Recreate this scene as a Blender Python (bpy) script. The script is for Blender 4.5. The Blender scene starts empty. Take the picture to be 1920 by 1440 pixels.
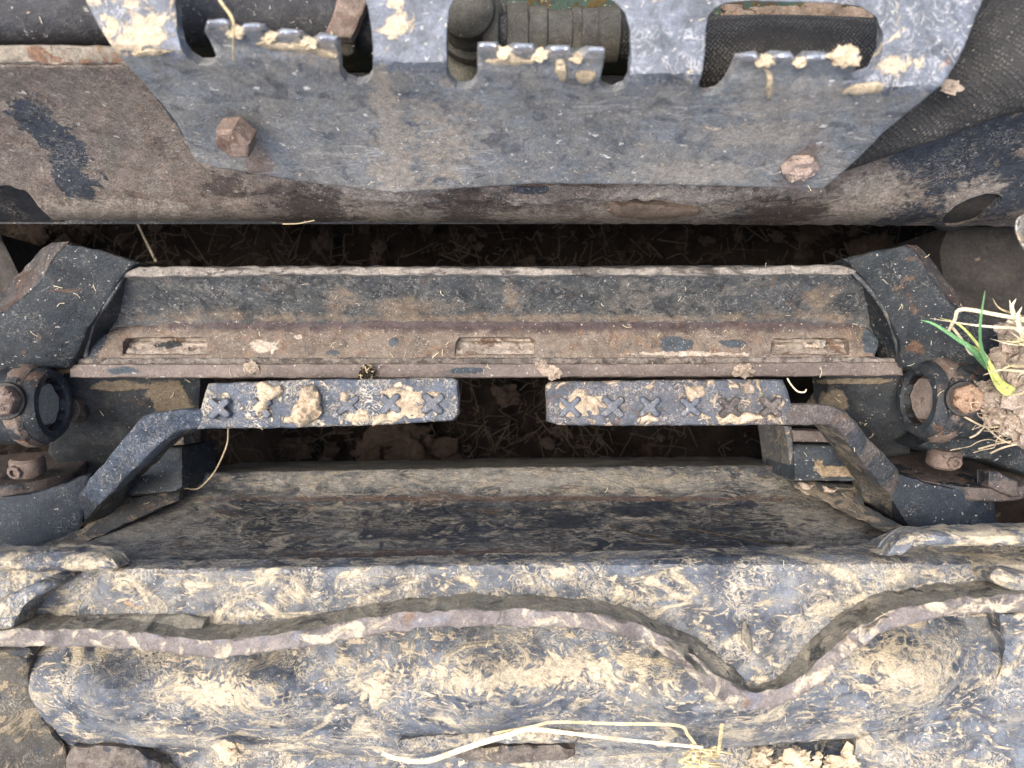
import bpy, bmesh, math, random
import numpy as np
from mathutils import Vector, Matrix, noise as mnoise
from mathutils.geometry import delaunay_2d_cdt

random.seed(7); rng = np.random.default_rng(7)
SC = bpy.context.scene
COL = SC.collection
R = math.radians

# ------------------------------------------------------------------ camera, sky, sun, exposure
H, F = 1.25, 1440.0            # camera height above the soil (m) and focal length in photo pixels
cam = bpy.data.cameras.new('camera'); camo = bpy.data.objects.new('camera', cam)
COL.objects.link(camo); camo.location = (0, 0, H)
cam.sensor_width = 36.0; cam.lens = 36.0 * F / 1920.0; cam.clip_start = 0.02; cam.clip_end = 200
cam.dof.use_dof = True; cam.dof.focus_distance = 0.83; cam.dof.aperture_fstop = 4.2
SC.camera = camo

SUN_EL, SUN_AZ = R(71), R(268)          # azimuth measured clockwise from +Y
w = bpy.data.worlds.new('World'); SC.world = w; w.use_nodes = True
nt = w.node_tree; bg = nt.nodes['Background']
sky = nt.nodes.new('ShaderNodeTexSky'); sky.sky_type = 'NISHITA'; sky.sun_disc = False
sky.sun_elevation = SUN_EL; sky.sun_rotation = SUN_AZ; sky.dust_density = 6.0; sky.air_density = 1.0; sky.ozone_density = 1.0
nt.links.new(sky.outputs[0], bg.inputs[0]); bg.inputs[1].default_value = 0.15
sl = bpy.data.lights.new('sun', 'SUN'); sl.energy = 1.35; sl.angle = R(40); sl.color = (1.0, 0.95, 0.87)
so = bpy.data.objects.new('sun', sl); COL.objects.link(so); so.location = (0.5, 1, 4)
sd = Vector((math.sin(SUN_AZ) * math.cos(SUN_EL), math.cos(SUN_AZ) * math.cos(SUN_EL), math.sin(SUN_EL)))
so.rotation_euler = sd.to_track_quat('Z', 'Y').to_euler()
SC.view_settings.view_transform = 'Standard'; SC.view_settings.look = 'None'
SC.view_settings.exposure = 1.16; SC.view_settings.gamma = 1.0
SC.render.engine = 'CYCLES'; SC.cycles.max_bounces = 6

# ------------------------------------------------------------------ helpers: points
def P(u, v, z):
    s = (H - z) / F
    return Vector(((u - 960) * s, (720 - v) * s, z))
def mm(px, z): return px * (H - z) / F       # photo pixels -> metres at height z

# ------------------------------------------------------------------ helpers: materials
def lin(c): return (c[0], c[1], c[2], 1.0)
class NT:
    def __init__(s, m):
        s.t = m.node_tree; s.n = s.t.nodes; s.l = s.t.links
    def new(s, k, **kw):
        n = s.n.new(k)
        for a, b in kw.items(): setattr(n, a, b)
        return n
    def put(s, sock, v):
        if hasattr(v, 'is_linked') or isinstance(v, bpy.types.NodeSocket): s.l.new(v, sock)
        else: sock.default_value = v
    def math(s, op, a, b=None, c=None, clamp=False):
        n = s.new('ShaderNodeMath', operation=op, use_clamp=clamp)
        s.put(n.inputs[0], a)
        if b is not None: s.put(n.inputs[1], b)
        if c is not None: s.put(n.inputs[2], c)
        return n.outputs[0]
    def vmath(s, op, a, b=None):
        n = s.new('ShaderNodeVectorMath', operation=op); s.put(n.inputs[0], a)
        if b is not None: s.put(n.inputs[1], b)
        return n.outputs['Value'] if op == 'LENGTH' else n.outputs[0]
    def step(s, x, lo, hi):
        n = s.new('ShaderNodeMapRange', interpolation_type='SMOOTHSTEP'); s.put(n.inputs[0], x)
        n.inputs[1].default_value = lo; n.inputs[2].default_value = hi
        return n.outputs[0]
    def noise(s, vec, scale, detail=5, rough=.6, dist=0.0, lac=2.0):
        n = s.new('ShaderNodeTexNoise'); s.put(n.inputs['Vector'], vec)
        n.inputs['Scale'].default_value = scale; n.inputs['Detail'].default_value = detail
        n.inputs['Roughness'].default_value = rough; n.inputs['Distortion'].default_value = dist
        n.inputs['Lacunarity'].default_value = lac
        return n.outputs['Fac']
    def voro(s, vec, scale, rnd=1.0):
        n = s.new('ShaderNodeTexVoronoi'); s.put(n.inputs['Vector'], vec); n.inputs['Scale'].default_value = scale
        n.inputs['Randomness'].default_value = rnd
        return n.outputs['Distance'], n.outputs['Color']
    def mixc(s, f, a, b):
        n = s.new('ShaderNodeMix', data_type='RGBA'); s.put(n.inputs[0], f); s.put(n.inputs[6], a); s.put(n.inputs[7], b)
        return n.outputs[2]
    def mixf(s, f, a, b):
        n = s.new('ShaderNodeMix', data_type='FLOAT'); s.put(n.inputs[0], f); s.put(n.inputs[2], a); s.put(n.inputs[3], b)
        return n.outputs[0]

_seed = [0]
def material(name, base, layers, rough=.5, spec=.5, metal=0.0, bump=.6, fine=.25, var=.35, sub=None, grit=.5):
    """Weathered surface: a base colour under a stack of layers (dust, rust, mud, specks), each with its own mask, gloss and relief."""
    m = bpy.data.materials.new(name); m.use_nodes = True
    T = NT(m); bs = T.n['Principled BSDF']
    geo = T.new('ShaderNodeNewGeometry'); pos = geo.outputs['Position']
    _seed[0] += 1
    def vec(stretch=(1, 1, 1), off=0, rz=0.0):
        n = T.new('ShaderNodeMapping'); T.l.new(pos, n.inputs[0]); n.inputs[3].default_value = stretch
        n.inputs[2].default_value = (0, 0, rz)
        n.inputs[1].default_value = (_seed[0] * 3.7 + off * 1.3, off * 2.1, _seed[0] * 1.9)
        return n.outputs[0]
    v0 = vec(off=.5)
    lo = tuple(c * (1 - var) for c in base); hi = tuple(c * (1 + var) for c in base)
    big = T.noise(v0, 22, 6, .65, .4); col = T.mixc(T.step(big, .3, .7), lin(lo), lin(hi))
    fin = T.noise(v0, 420, 4, .7)
    col = T.mixc(T.math('MULTIPLY', T.step(fin, .45, .8), fine), col, lin(tuple(min(1, c * 2.6 + .03) for c in base)))
    rgh = rough; hgt = T.math('MULTIPLY', fin, .05)
    for i, L in enumerate(layers):
        k = L.get('k', 'patch'); sc = L.get('s', 40); ds = L.get('d', 0.0); lo_, hi_ = L.get('r', (.5, .6)); am = L.get('a', 1.0)
        vv = vec(L.get('st', (1, 1, 1)), i + 1, L.get('rz', 0.0))
        if k == 'patch':
            mk = T.step(T.noise(vv, sc, L.get('det', 7), L.get('ro', .62), ds), lo_, hi_)
        elif k == 'line':
            n = T.noise(vv, sc, L.get('det', 3), L.get('ro', .55), ds)
            ab = T.math('ABSOLUTE', T.math('SUBTRACT', n, .5))
            mk = T.math('SUBTRACT', 1.0, T.step(ab, lo_, hi_))
            gate = T.step(T.noise(vv, sc * .33, 3, .6), .46, .6)
            mk = T.math('MULTIPLY', mk, gate)
        elif k == 'dots':
            d, c = T.voro(vv, sc)
            sp = T.new('ShaderNodeSeparateColor'); T.l.new(c, sp.inputs[0])
            rad = T.math('MULTIPLY', T.math('POWER', sp.outputs[0], L.get('pw', 5.0)), L.get('rad', .35))
            wob = T.math('ADD', d, T.math('MULTIPLY', T.math('SUBTRACT', T.noise(vv, sc * 3, 2, .5), .5), .22))
            mk = T.math('LESS_THAN', wob, rad)
        elif k == 'spots':
            n = T.noise(vv, sc, 7, .65, ds)
            mk = None
            for (c, rr) in L['spots']:
                q = T.vmath('MULTIPLY', T.vmath('SUBTRACT', pos, tuple(c)), tuple(1.0 / x for x in rr))
                val = T.math('SUBTRACT', 1.0, T.vmath('LENGTH', q))
                mk = val if mk is None else T.math('MAXIMUM', mk, val)
            mk = T.math('ADD', mk, T.math('MULTIPLY', T.math('SUBTRACT', n, .5), L.get('n', 2.2)))
            mk = T.step(mk, lo_, hi_)
        if am < 1: mk = T.math('MULTIPLY', mk, am)
        c1 = L['c']; c2 = L.get('c2', tuple(x * .6 for x in c1))
        lc = T.mixc(T.step(T.noise(vv, sc * L.get('cs', 3.0), 4, .65), .32, .68), lin(c2), lin(c1))
        col = T.mixc(mk, col, lc)
        rgh = T.mixf(mk, rgh, L.get('g', .9))
        if L.get('b', 0):
            hh = T.math('MULTIPLY', mk, T.math('ADD', L['b'], T.math('MULTIPLY', T.noise(vv, sc * 4, 4, .65), L['b'] * .8)))
            hgt = T.math('ADD', hgt, hh)
    gv = vec(off=.9)
    g1 = T.step(T.noise(gv, 640, 3, .75), .30, .70); g2 = T.step(T.noise(gv, 170, 4, .7, .8), .30, .70)
    k = T.math('MULTIPLY', T.math('ADD', 1 - grit * .55, T.math('MULTIPLY', g1, grit * 1.1)), T.math('ADD', 1 - grit * .4, T.math('MULTIPLY', g2, grit * .8)))
    cx_ = T.new('ShaderNodeCombineXYZ'); [T.l.new(k, cx_.inputs[i]) for i in range(3)]
    col = T.vmath('MULTIPLY', col, cx_.outputs[0])
    hgt = T.math('ADD', hgt, T.math('MULTIPLY', T.math('ADD', g1, g2), .10))
    if sub: col, hgt = sub(T, pos, col, hgt)
    T.put(bs.inputs['Base Color'], col); T.put(bs.inputs['Roughness'], rgh)
    bs.inputs['Metallic'].default_value = metal; bs.inputs['Specular IOR Level'].default_value = spec
    b = T.new('ShaderNodeBump'); b.inputs['Strength'].default_value = bump; b.inputs['Distance'].default_value = .004
    T.l.new(hgt, b.inputs['Height']); T.l.new(b.outputs[0], bs.inputs['Normal'])
    return m

def spot(u, v, z, ru, rv, rz=.25):
    return (P(u, v, z), (mm(ru, z), mm(rv, z), rz))

BLK = (.026, .032, .040); BLU = (.070, .080, .094); GRY = (.085, .092, .098)
DUST = (.27, .245, .21); MUD = (.56, .44, .28); MUDG = (.34, .29, .235); MUDP = (.60, .53, .42)
RUST = (.085, .050, .036); RUSTP = (.19, .145, .132); RUSTO = (.27, .13, .06); WHT = (.68, .66, .62)

def dustL(a=.6, s=60, r=(.42, .72), c=DUST, **k): return dict(k='patch', s=s, r=r, a=a, c=c, g=k.pop('g', .68), ro=.72, d=.6, **k)
def mudL(s=28, r=(.54, .60), c=MUD, a=1.0, d=1.2, b=.5, **k): return dict(k='patch', s=s, r=r, a=a, c=c, c2=tuple(x * .72 for x in c), d=d, b=b, g=.95, **k)
def lineL(s=70, r=(.012, .03), c=MUDP, a=.8, d=2.5, **k): return dict(k='line', s=s, r=r, a=a, c=c, c2=tuple(x * .8 for x in c), d=d, b=.15, **k)
def dotL(s=160, rad=.4, pw=6, c=WHT, a=.9, **k): return dict(k='patch', s=s * 1.15, r=(.672 - .010 * (6 - pw), .700 - .010 * (6 - pw)), det=2.5, ro=.6, d=.3, a=a * .9, c=c, c2=tuple(x * .6 for x in c), b=.2)
def rustL(s=30, r=(.55, .62), c=RUST, a=1.0, **k): return dict(k='patch', s=s, r=r, a=a, c=c, c2=tuple(x * .55 for x in c), d=.5, b=-.12, g=.85, **k)

# ------------------------------------------------------------------ helpers: objects
def wloc(o):
    v = Vector((0, 0, 0))
    while o is not None: v += o.location; o = o.parent
    return v
def empty(name, loc, label, cat, group=None):
    o = bpy.data.objects.new(name, None); COL.objects.link(o); o.location = loc; o.empty_display_size = .02
    o['label'] = label; o['category'] = cat
    if group: o['group'] = group
    return o
def tag(o, label, cat, group=None):
    o['label'] = label; o['category'] = cat
    if group: o['group'] = group
    return o
def mesh(name, vs, fs, mat, parent=None, loc=None, ang=38, fix=True):
    base = wloc(parent) if parent is not None else (Vector(loc) if loc is not None else Vector((0, 0, 0)))
    me = bpy.data.meshes.new(name)
    me.from_pydata([tuple(Vector(v) - base) for v in vs], [], [tuple(int(i) for i in f) for f in fs])
    if fix:
        bm = bmesh.new(); bm.from_mesh(me); bmesh.ops.recalc_face_normals(bm, faces=bm.faces); bm.to_mesh(me); bm.free()
    for p in me.polygons: p.use_smooth = True
    me.set_sharp_from_angle(angle=R(ang))
    me.materials.append(mat)
    o = bpy.data.objects.new(name, me); COL.objects.link(o)
    if parent is not None: o.parent = parent
    elif loc is not None: o.location = loc
    return o

def resample(pts, step, closed=True):
    out = []; n = len(pts)
    for i in range(n if closed else n - 1):
        a = np.array(pts[i], float); b = np.array(pts[(i + 1) % n], float); L = np.hypot(*(b - a)); k = max(1, int(round(L / step)))
        for j in range(k): out.append(a + (b - a) * j / k)
    if not closed: out.append(np.array(pts[-1], float))
    return np.array(out)
def smooth(pts, it=2, closed=True):
    p = np.array(pts, float)
    for _ in range(it):                                     # Chaikin corner cutting
        q = np.roll(p, -1, 0) if closed else p[1:]
        a = p if closed else p[:-1]
        r = np.empty((len(a) * 2, 2)); r[0::2] = a * .75 + q * .25; r[1::2] = a * .25 + q * .75
        if not closed: r = np.vstack([p[:1], r, p[-1:]])
        p = r
    return p
def inside(pts, poly):
    x, y = pts[:, 0], pts[:, 1]; c = np.zeros(len(pts), bool); n = len(poly)
    for i in range(n):
        x1, y1 = poly[i]; x2, y2 = poly[(i + 1) % n]
        if y1 == y2: continue
        t = ((y1 > y) != (y2 > y)) & (x < (x2 - x1) * (y - y1) / (y2 - y1) + x1); c ^= t
    return c
def pdist(pts, poly):
    d = np.full(len(pts), 1e9); n = len(poly)
    for i in range(n):
        a = poly[i]; b = poly[(i + 1) % n]; ab = b - a; L = max(ab @ ab, 1e-9)
        t = np.clip(((pts - a) @ ab) / L, 0, 1); q = a + t[:, None] * ab
        d = np.minimum(d, np.hypot(pts[:, 0] - q[:, 0], pts[:, 1] - q[:, 1]))
    return d
def tps(ctrl):
    c = np.array(ctrl, float); X = c[:, :2] / 200.0; n = len(c)
    def U(r): return np.where(r > 1e-9, r * r * np.log(r + 1e-12), 0)
    K = U(np.hypot(X[:, None, 0] - X[None, :, 0], X[:, None, 1] - X[None, :, 1])) + np.eye(n) * 1e-6
    Pm = np.hstack([np.ones((n, 1)), X]); A = np.zeros((n + 3, n + 3)); A[:n, :n] = K; A[:n, n:] = Pm; A[n:, :n] = Pm.T
    sol = np.linalg.solve(A, np.concatenate([c[:, 2], np.zeros(3)]))
    def f(u, v):
        x = np.stack([u, v], 1) / 200.0
        k = U(np.hypot(x[:, None, 0] - X[None, :, 0], x[:, None, 1] - X[None, :, 1]))
        return k @ sol[:n] + sol[n] + x @ sol[n + 1:]
    return f
def prof(pairs):
    a = np.array(pairs, float)
    return lambda u, v: np.interp(v, a[:, 0], a[:, 1])
def fbm(x, y, z, o=3):
    return mnoise.fractal(Vector((x, y, z)), 1.0, 2.0, o)

def slab(name, outline, zf, mat, parent=None, loc=None, holes=(), step=14, off=(0, 0, -.02), er=4.0, ez=.0015, rou=(0, 60), wob=0.0, ang=38, sm=0):
    """A solid piece: its upper outline measured in photo pixels, a height for every point of that face, rounded rims, real thickness 'off'."""
    if not callable(zf):
        zc = zf; zf = (lambda u, v: np.full(len(u), float(zc)))
    loops = []
    for lp in [outline] + list(holes):
        q = smooth(lp, sm) if sm else np.array(lp, float)
        q = resample(q, step * .75)
        if wob:
            sd = random.random() * 90
            q = q + np.array([[mnoise.noise(Vector((a * .05, b * .05, sd))), mnoise.noise(Vector((a * .05, b * .05, sd + 9)))] for a, b in q]) * wob
        loops.append(q)
    def ok(pts):
        m = inside(pts, loops[0])
        for h in loops[1:]: m &= ~inside(pts, h)
        return m
    def bd(pts):
        d = pdist(pts, loops[0])
        for h in loops[1:]: d = np.minimum(d, pdist(pts, h))
        return d
    V = []; E = []
    for q in loops:
        i0 = len(V); n = len(q); V += [tuple(x) for x in q]; E += [(i0 + i, i0 + (i + 1) % n) for i in range(n)]
    nb = len(V); extra = []
    if er > 0:
        for q in loops:
            t = np.roll(q, -1, 0) - np.roll(q, 1, 0); nn = np.stack([-t[:, 1], t[:, 0]], 1); nn /= np.maximum(np.hypot(nn[:, 0], nn[:, 1])[:, None], 1e-9)
            for s_ in (.35, 1.0):
                for sg in (1, -1):
                    c = q + nn * sg * er * s_; extra.append(c[ok(c) & (bd(c) > er * s_ * .85)])
    lo = loops[0].min(0); hi = loops[0].max(0)
    gu, gv = np.meshgrid(np.arange(lo[0], hi[0], step), np.arange(lo[1], hi[1], step)); g = np.stack([gu.ravel(), gv.ravel()], 1)
    g = g + (rng.random(g.shape) - .5) * step * .35
    g = g[ok(g)]
    if len(g): g = g[bd(g) > max(er * 1.35, step * .5)]
    V += [tuple(x) for x in np.vstack(extra)] if extra else []
    V += [tuple(x) for x in g]
    rv, re, rf, *_ = delaunay_2d_cdt([Vector(x) for x in V], E, [], 0, 1e-4)
    pv = np.array([tuple(x) for x in rv]); tr = np.array([f for f in rf if len(f) == 3])
    tr = tr[ok(pv[tr].mean(1))]
    d = bd(pv); z = zf(pv[:, 0], pv[:, 1])
    if er > 0:
        t = np.clip(1 - d / er, 0, 1); z = z - ez * (1 - np.sqrt(np.maximum(0, 1 - t * t)))
    s = (H - z) / F; top = np.stack([(pv[:, 0] - 960) * s, (720 - pv[:, 1]) * s, z], 1)
    if rou[0]:
        top[:, 2] += np.array([fbm(x * rou[1], y * rou[1], zz * rou[1]) for x, y, zz in top]) * rou[0] * np.clip(d / 6, .3, 1)
    used = np.unique(tr); remap = -np.ones(len(pv), int); remap[used] = np.arange(len(used)); tr = remap[tr]; top = top[used]; n = len(top)
    bot = top + np.array(off)
    cnt = {}
    for f in tr:
        for a, b in ((f[0], f[1]), (f[1], f[2]), (f[2], f[0])):
            cnt.setdefault((min(a, b), max(a, b)), []).append((a, b))
    fs = [tuple(f) for f in tr] + [(f[2] + n, f[1] + n, f[0] + n) for f in tr]
    for e, l in cnt.items():
        if len(l) == 1: a, b = l[0]; fs.append((b, a, a + n, b + n))
    return mesh(name, np.vstack([top, bot]), fs, mat, parent, loc, ang)

def frame(ax):
    a = Vector(ax).normalized(); h = Vector((0, 0, 1)) if abs(a.z) < .9 else Vector((0, 1, 0))
    e = h.cross(a).normalized(); return a, e, a.cross(e)
def lathe(name, c, ax, pr, mat, parent=None, loc=None, seg=32, ph=0.0, rough=0.0, ang=38, caps=True):
    a, e, f = frame(ax); vs = []; fs = []; c = Vector(c)
    for (r, h) in pr:
        for k in range(seg):
            t = ph + 2 * math.pi * k / seg; q = c + a * h + (e * math.cos(t) + f * math.sin(t)) * r
            if rough: q += (q - c - a * h).normalized() * rough * mnoise.noise(q * 120) if r > 1e-5 else Vector((0, 0, 0))
            vs.append(q)
    for i in range(len(pr) - 1):
        for k in range(seg):
            k2 = (k + 1) % seg; fs.append((i * seg + k, i * seg + k2, (i + 1) * seg + k2, (i + 1) * seg + k))
    if caps and pr[0][0] > 1e-5: fs.append(tuple(range(seg))[::-1])
    if caps and pr[-1][0] > 1e-5: fs.append(tuple((len(pr) - 1) * seg + k for k in range(seg)))
    return mesh(name, vs, fs, mat, parent, loc, ang)
def path3(pts, n):
    p = [Vector(x) for x in pts]; out = []
    if len(p) == 2: return [p[0].lerp(p[1], i / n) for i in range(n + 1)]
    q = [p[0] * 2 - p[1]] + p + [p[-1] * 2 - p[-2]]
    for i in range(1, len(q) - 2):
        for j in range(n):
            t = j / n; a, b, c, d = q[i - 1:i + 3]
            out.append(.5 * ((2 * b) + (c - a) * t + (2 * a - 5 * b + 4 * c - d) * t * t + (3 * b - a - 3 * c + d) * t ** 3))
    return out + [p[-1]]
def tube_vf(pts, rad, seg=8, n=4, flat=1.0, straight=False):
    c = [Vector(x) for x in pts] if straight else path3(pts, n); m = len(c); vs = []; fs = []
    rr = (lambda t: rad) if not callable(rad) else rad
    up = Vector((0, 0, 1))
    for i in range(m):
        t = (c[min(i + 1, m - 1)] - c[max(i - 1, 0)]).normalized(); e = t.cross(up)
        if e.length < 1e-4: e = t.cross(Vector((0, 1, 0)))
        e.normalize(); f = e.cross(t); r_ = rr(i / (m - 1))
        for k in range(seg):
            a = 2 * math.pi * k / seg; vs.append(c[i] + e * math.cos(a) * r_ + f * math.sin(a) * r_ * flat)
    for i in range(m - 1):
        for k in range(seg):
            k2 = (k + 1) % seg; fs.append((i * seg + k, i * seg + k2, (i + 1) * seg + k2, (i + 1) * seg + k))
    fs.append(tuple(range(seg))[::-1]); fs.append(tuple((m - 1) * seg + k for k in range(seg)))
    return vs, fs
def tube(name, pts, rad, mat, parent=None, loc=None, seg=8, n=4, flat=1.0, straight=False):
    vs, fs = tube_vf(pts, rad, seg, n, flat, straight); return mesh(name, vs, fs, mat, parent, loc)
def pix(pts): return [P(*p) for p in pts]
def clod_vf(c, r, sub=3, amp=.35, fr=1.8, flat=(1, 1, .7), sd=0):
    bm = bmesh.new(); bmesh.ops.create_icosphere(bm, subdivisions=sub, radius=1.0)
    vs = []
    for v in bm.verts:
        d = v.co.normalized(); q = d * fr + Vector((sd * 7.1, sd * 3.3, sd))
        k = 1 + amp * mnoise.fractal(q, .9, 2.0, 5) + amp * .5 * (mnoise.cell(q * 1.3) - .5)
        vs.append(Vector(c) + Vector((d.x * flat[0], d.y * flat[1], d.z * flat[2])) * r * k)
    fs = [tuple(v.index for v in f.verts) for f in bm.faces]; bm.free(); return vs, fs
def clod(name, c, r, mat, parent=None, loc=None, **k):
    vs, fs = clod_vf(c, r, **k); return mesh(name, vs, fs, mat, parent, loc, 60)
def join_vf(parts):
    V = []; Fc = []
    for vs, fs in parts:
        o = len(V); V += list(vs); Fc += [tuple(i + o for i in f) for f in fs]
    return V, Fc
def ell(cu, cv, ru, rv, rot=0, n=28):
    c, s = math.cos(R(rot)), math.sin(R(rot)); o = []
    for k in range(n):
        t = 2 * math.pi * k / n; x, y = ru * math.cos(t), rv * math.sin(t); o.append((cu + x * c - y * s, cv + x * s + y * c))
    return o
def bolt(name, c, ax, r, h, mat, parent, ph=0.0, washer=None):
    b = lathe(name, c, ax, [(r, -h * .6), (r, h * .78), (r * .93, h * .93), (r * .80, h)], mat, parent, seg=6, ph=ph, ang=20)
    if washer: lathe('washer', c, ax, [(r * 1.16, -.004), (r * 1.16, .001), (r * 1.12, .002), (r * .9, .002)], washer, b, seg=28)
    return b
def mudcake(name, outline, z, mat, parent, hgt=.006, amp=.004, step=4):
    def zf(u, v): return np.full(len(u), z + hgt)
    return slab(name, outline, zf, mat, parent, step=step, off=(0, 0, -hgt - .006), er=8, ez=hgt * 1.05, rou=(amp * 1.5, 150), wob=10, sm=0, ang=80)

# ------------------------------------------------------------------ materials
M = {}
M['soil'] = material('soil', (.009, .0068, .0054), [dustL(.5, 35, c=(.022, .017, .0125)), mudL(12, (.52, .6), (.028, .02, .015), b=.6), dotL(60, .4, 6, (.06, .048, .036))], rough=.95, spec=.03, bump=1, var=.5)  # near-black colour stands in for the shade of the gaps
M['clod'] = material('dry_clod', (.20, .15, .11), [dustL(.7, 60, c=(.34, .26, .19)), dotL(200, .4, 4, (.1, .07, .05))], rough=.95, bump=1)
M['shadeclod'] = material('shaded_clod', (.030, .022, .0175), [dustL(.7, 60, c=(.052, .039, .030))], rough=.95, spec=.05, bump=1)  # clod colour darkened in place of the shade down in the gaps
M['claymud'] = material('clay_mud', (.46, .36, .25), [dustL(.8, 90, c=(.58, .48, .36)), rustL(60, (.56, .7), (.30, .21, .13), .7), lineL(120, c=(.27, .2, .13), a=.5)], rough=.95, bump=1.0)
M['lumpmud'] = material('lumpy_mud', (.36, .29, .225), [dustL(.8, 120, c=(.50, .41, .32)), rustL(70, (.55, .7), (.20, .145, .105), .8), lineL(150, c=(.18, .13, .09), a=.5)], rough=.97, bump=1.0)
M['straw'] = material('straw', (.54, .43, .23), [dict(k='patch', s=60, r=(.52, .66), a=.7, c=(.36, .26, .14), d=.6), dict(k='patch', s=220, r=(.58, .66), a=.6, c=(.22, .16, .09)), dustL(.6, 150, c=(.74, .66, .44), st=(1, 1, 1))], rough=.6, bump=.4)
M['palestraw'] = material('pale_straw', (.60, .52, .34), [dict(k='patch', s=45, r=(.52, .66), a=.6, c=(.50, .39, .22), d=.6), dict(k='patch', s=200, r=(.58, .66), a=.55, c=(.28, .21, .12)), dustL(.5, 120, c=(.76, .70, .52))], rough=.55, bump=.3)
M['oldstraw'] = material('old_straw', (.042, .033, .025), [dustL(.5, 80, c=(.075, .06, .043))], rough=.9, spec=.1)
M['root'] = material('root', (.38, .31, .21), [dustL(.5, 150, c=(.36, .27, .17))], rough=.8)
M['green'] = material('green_blade', (.13, .30, .12), [dustL(.7, 45, c=(.26, .42, .18), st=(1, 1, 1))], rough=.45)
M['yellowgreen'] = material('yellow_blade', (.42, .46, .13), [dustL(.6, 45, c=(.62, .58, .25))], rough=.5)

M['steptop'] = material('step_sheen_paint', BLU, [
    dustL(.62, 32, (.36, .66), (.24, .27, .33)), lineL(60, (.01, .035), (.50, .50, .50), .5, 1.5),  # bluish dust colour carries the sky's reflection on the tread
    mudL(26, (.60, .66), (.55, .46, .32), .9, .9, .3), rustL(30, (.68, .74), (.25, .12, .09), .7), dotL(150, .42, 5, (.6, .57, .5)),
    dict(k='spots', s=55, r=(.25, .6), n=3.4, a=.92, c=MUD, c2=(.42, .36, .27), b=.4, d=1.0, spots=[spot(260, 50, .66, 90, 80), spot(735, 40, .66, 40, 60), spot(1640, 160, .62, 75, 22), spot(245, 105, .66, 60, 14)])],
    rough=.40, spec=.6, bump=.55, fine=.3)
M['stepface'] = M['steptop']
def stepface():
    return material('step_face_paint', (.135, .152, .170), [
        dustL(.75, 18, (.36, .64), (.235, .228, .208)), dustL(.5, 60, (.45, .68), (.30, .275, .235)), dustL(.45, 220, (.48, .7), (.36, .34, .31)), dict(k='patch', s=40, r=(.54, .64), a=.55, c=(.055, .066, .085), d=1.0, g=.4),
        dict(k='spots', s=60, r=(.1, .6), n=3.4, a=.6, c=(.36, .30, .235), c2=(.24, .21, .175), d=1.2, spots=[spot(735, 330, .53, 60, 60), spot(740, 290, .56, 46, 110), spot(720, 190, .62, 40, 70), spot(620, 100, .66, 150, 20), spot(820, 250, .6, 90, 70)]),
        dict(k='spots', s=60, r=(.1, .7), n=2.4, a=.6, c=(.34, .31, .26), c2=(.22, .2, .18), d=.6, st=(1, 2.5, 1), spots=[spot(1400, 270, .56, 160, 22), spot(1300, 330, .53, 190, 22), spot(1450, 230, .58, 150, 18)]),
        lineL(36, (.004, .012), (.42, .40, .36), .5, .4, st=(.4, 1.6, 1), rz=R(15)),
        dict(k='spots', s=60, r=(.1, .7), n=1.8, a=.7, c=(.15, .095, .065), c2=(.09, .06, .045), d=.8, spots=[spot(446, 268, .575, 50, 44), spot(1498, 312, .55, 52, 40), spot(450, 310, .55, 14, 40)]), dict(k='line', s=30, r=(.004, .014), a=.6, c=(.40, .39, .37), d=.3, b=-.1, g=.35, st=(.25, 1.8, 1), rz=R(-20)), rustL(26, (.64, .72), (.17, .10, .07), .6), mudL(40, (.66, .69), (.50, .42, .32), .8, 1.4, .3), dotL(75, .30, 7, (.66, .64, .6)), dotL(210, .42, 6, (.62, .58, .5))],
        rough=.48, spec=.45, bump=.5)
M['stepface'] = stepface()
M['tooth'] = material('worn_tooth', (.66, .68, .74), [rustL(120, (.64, .72), (.25, .17, .12), .5)], rough=.28, metal=.75, bump=.4, var=.1)
M['toothmud'] = material('tooth_mud', (.52, .41, .27), [dustL(.7, 130, c=(.66, .58, .44)), rustL(90, (.58, .7), (.24, .18, .12), .7)], rough=.95, bump=1)

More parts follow.
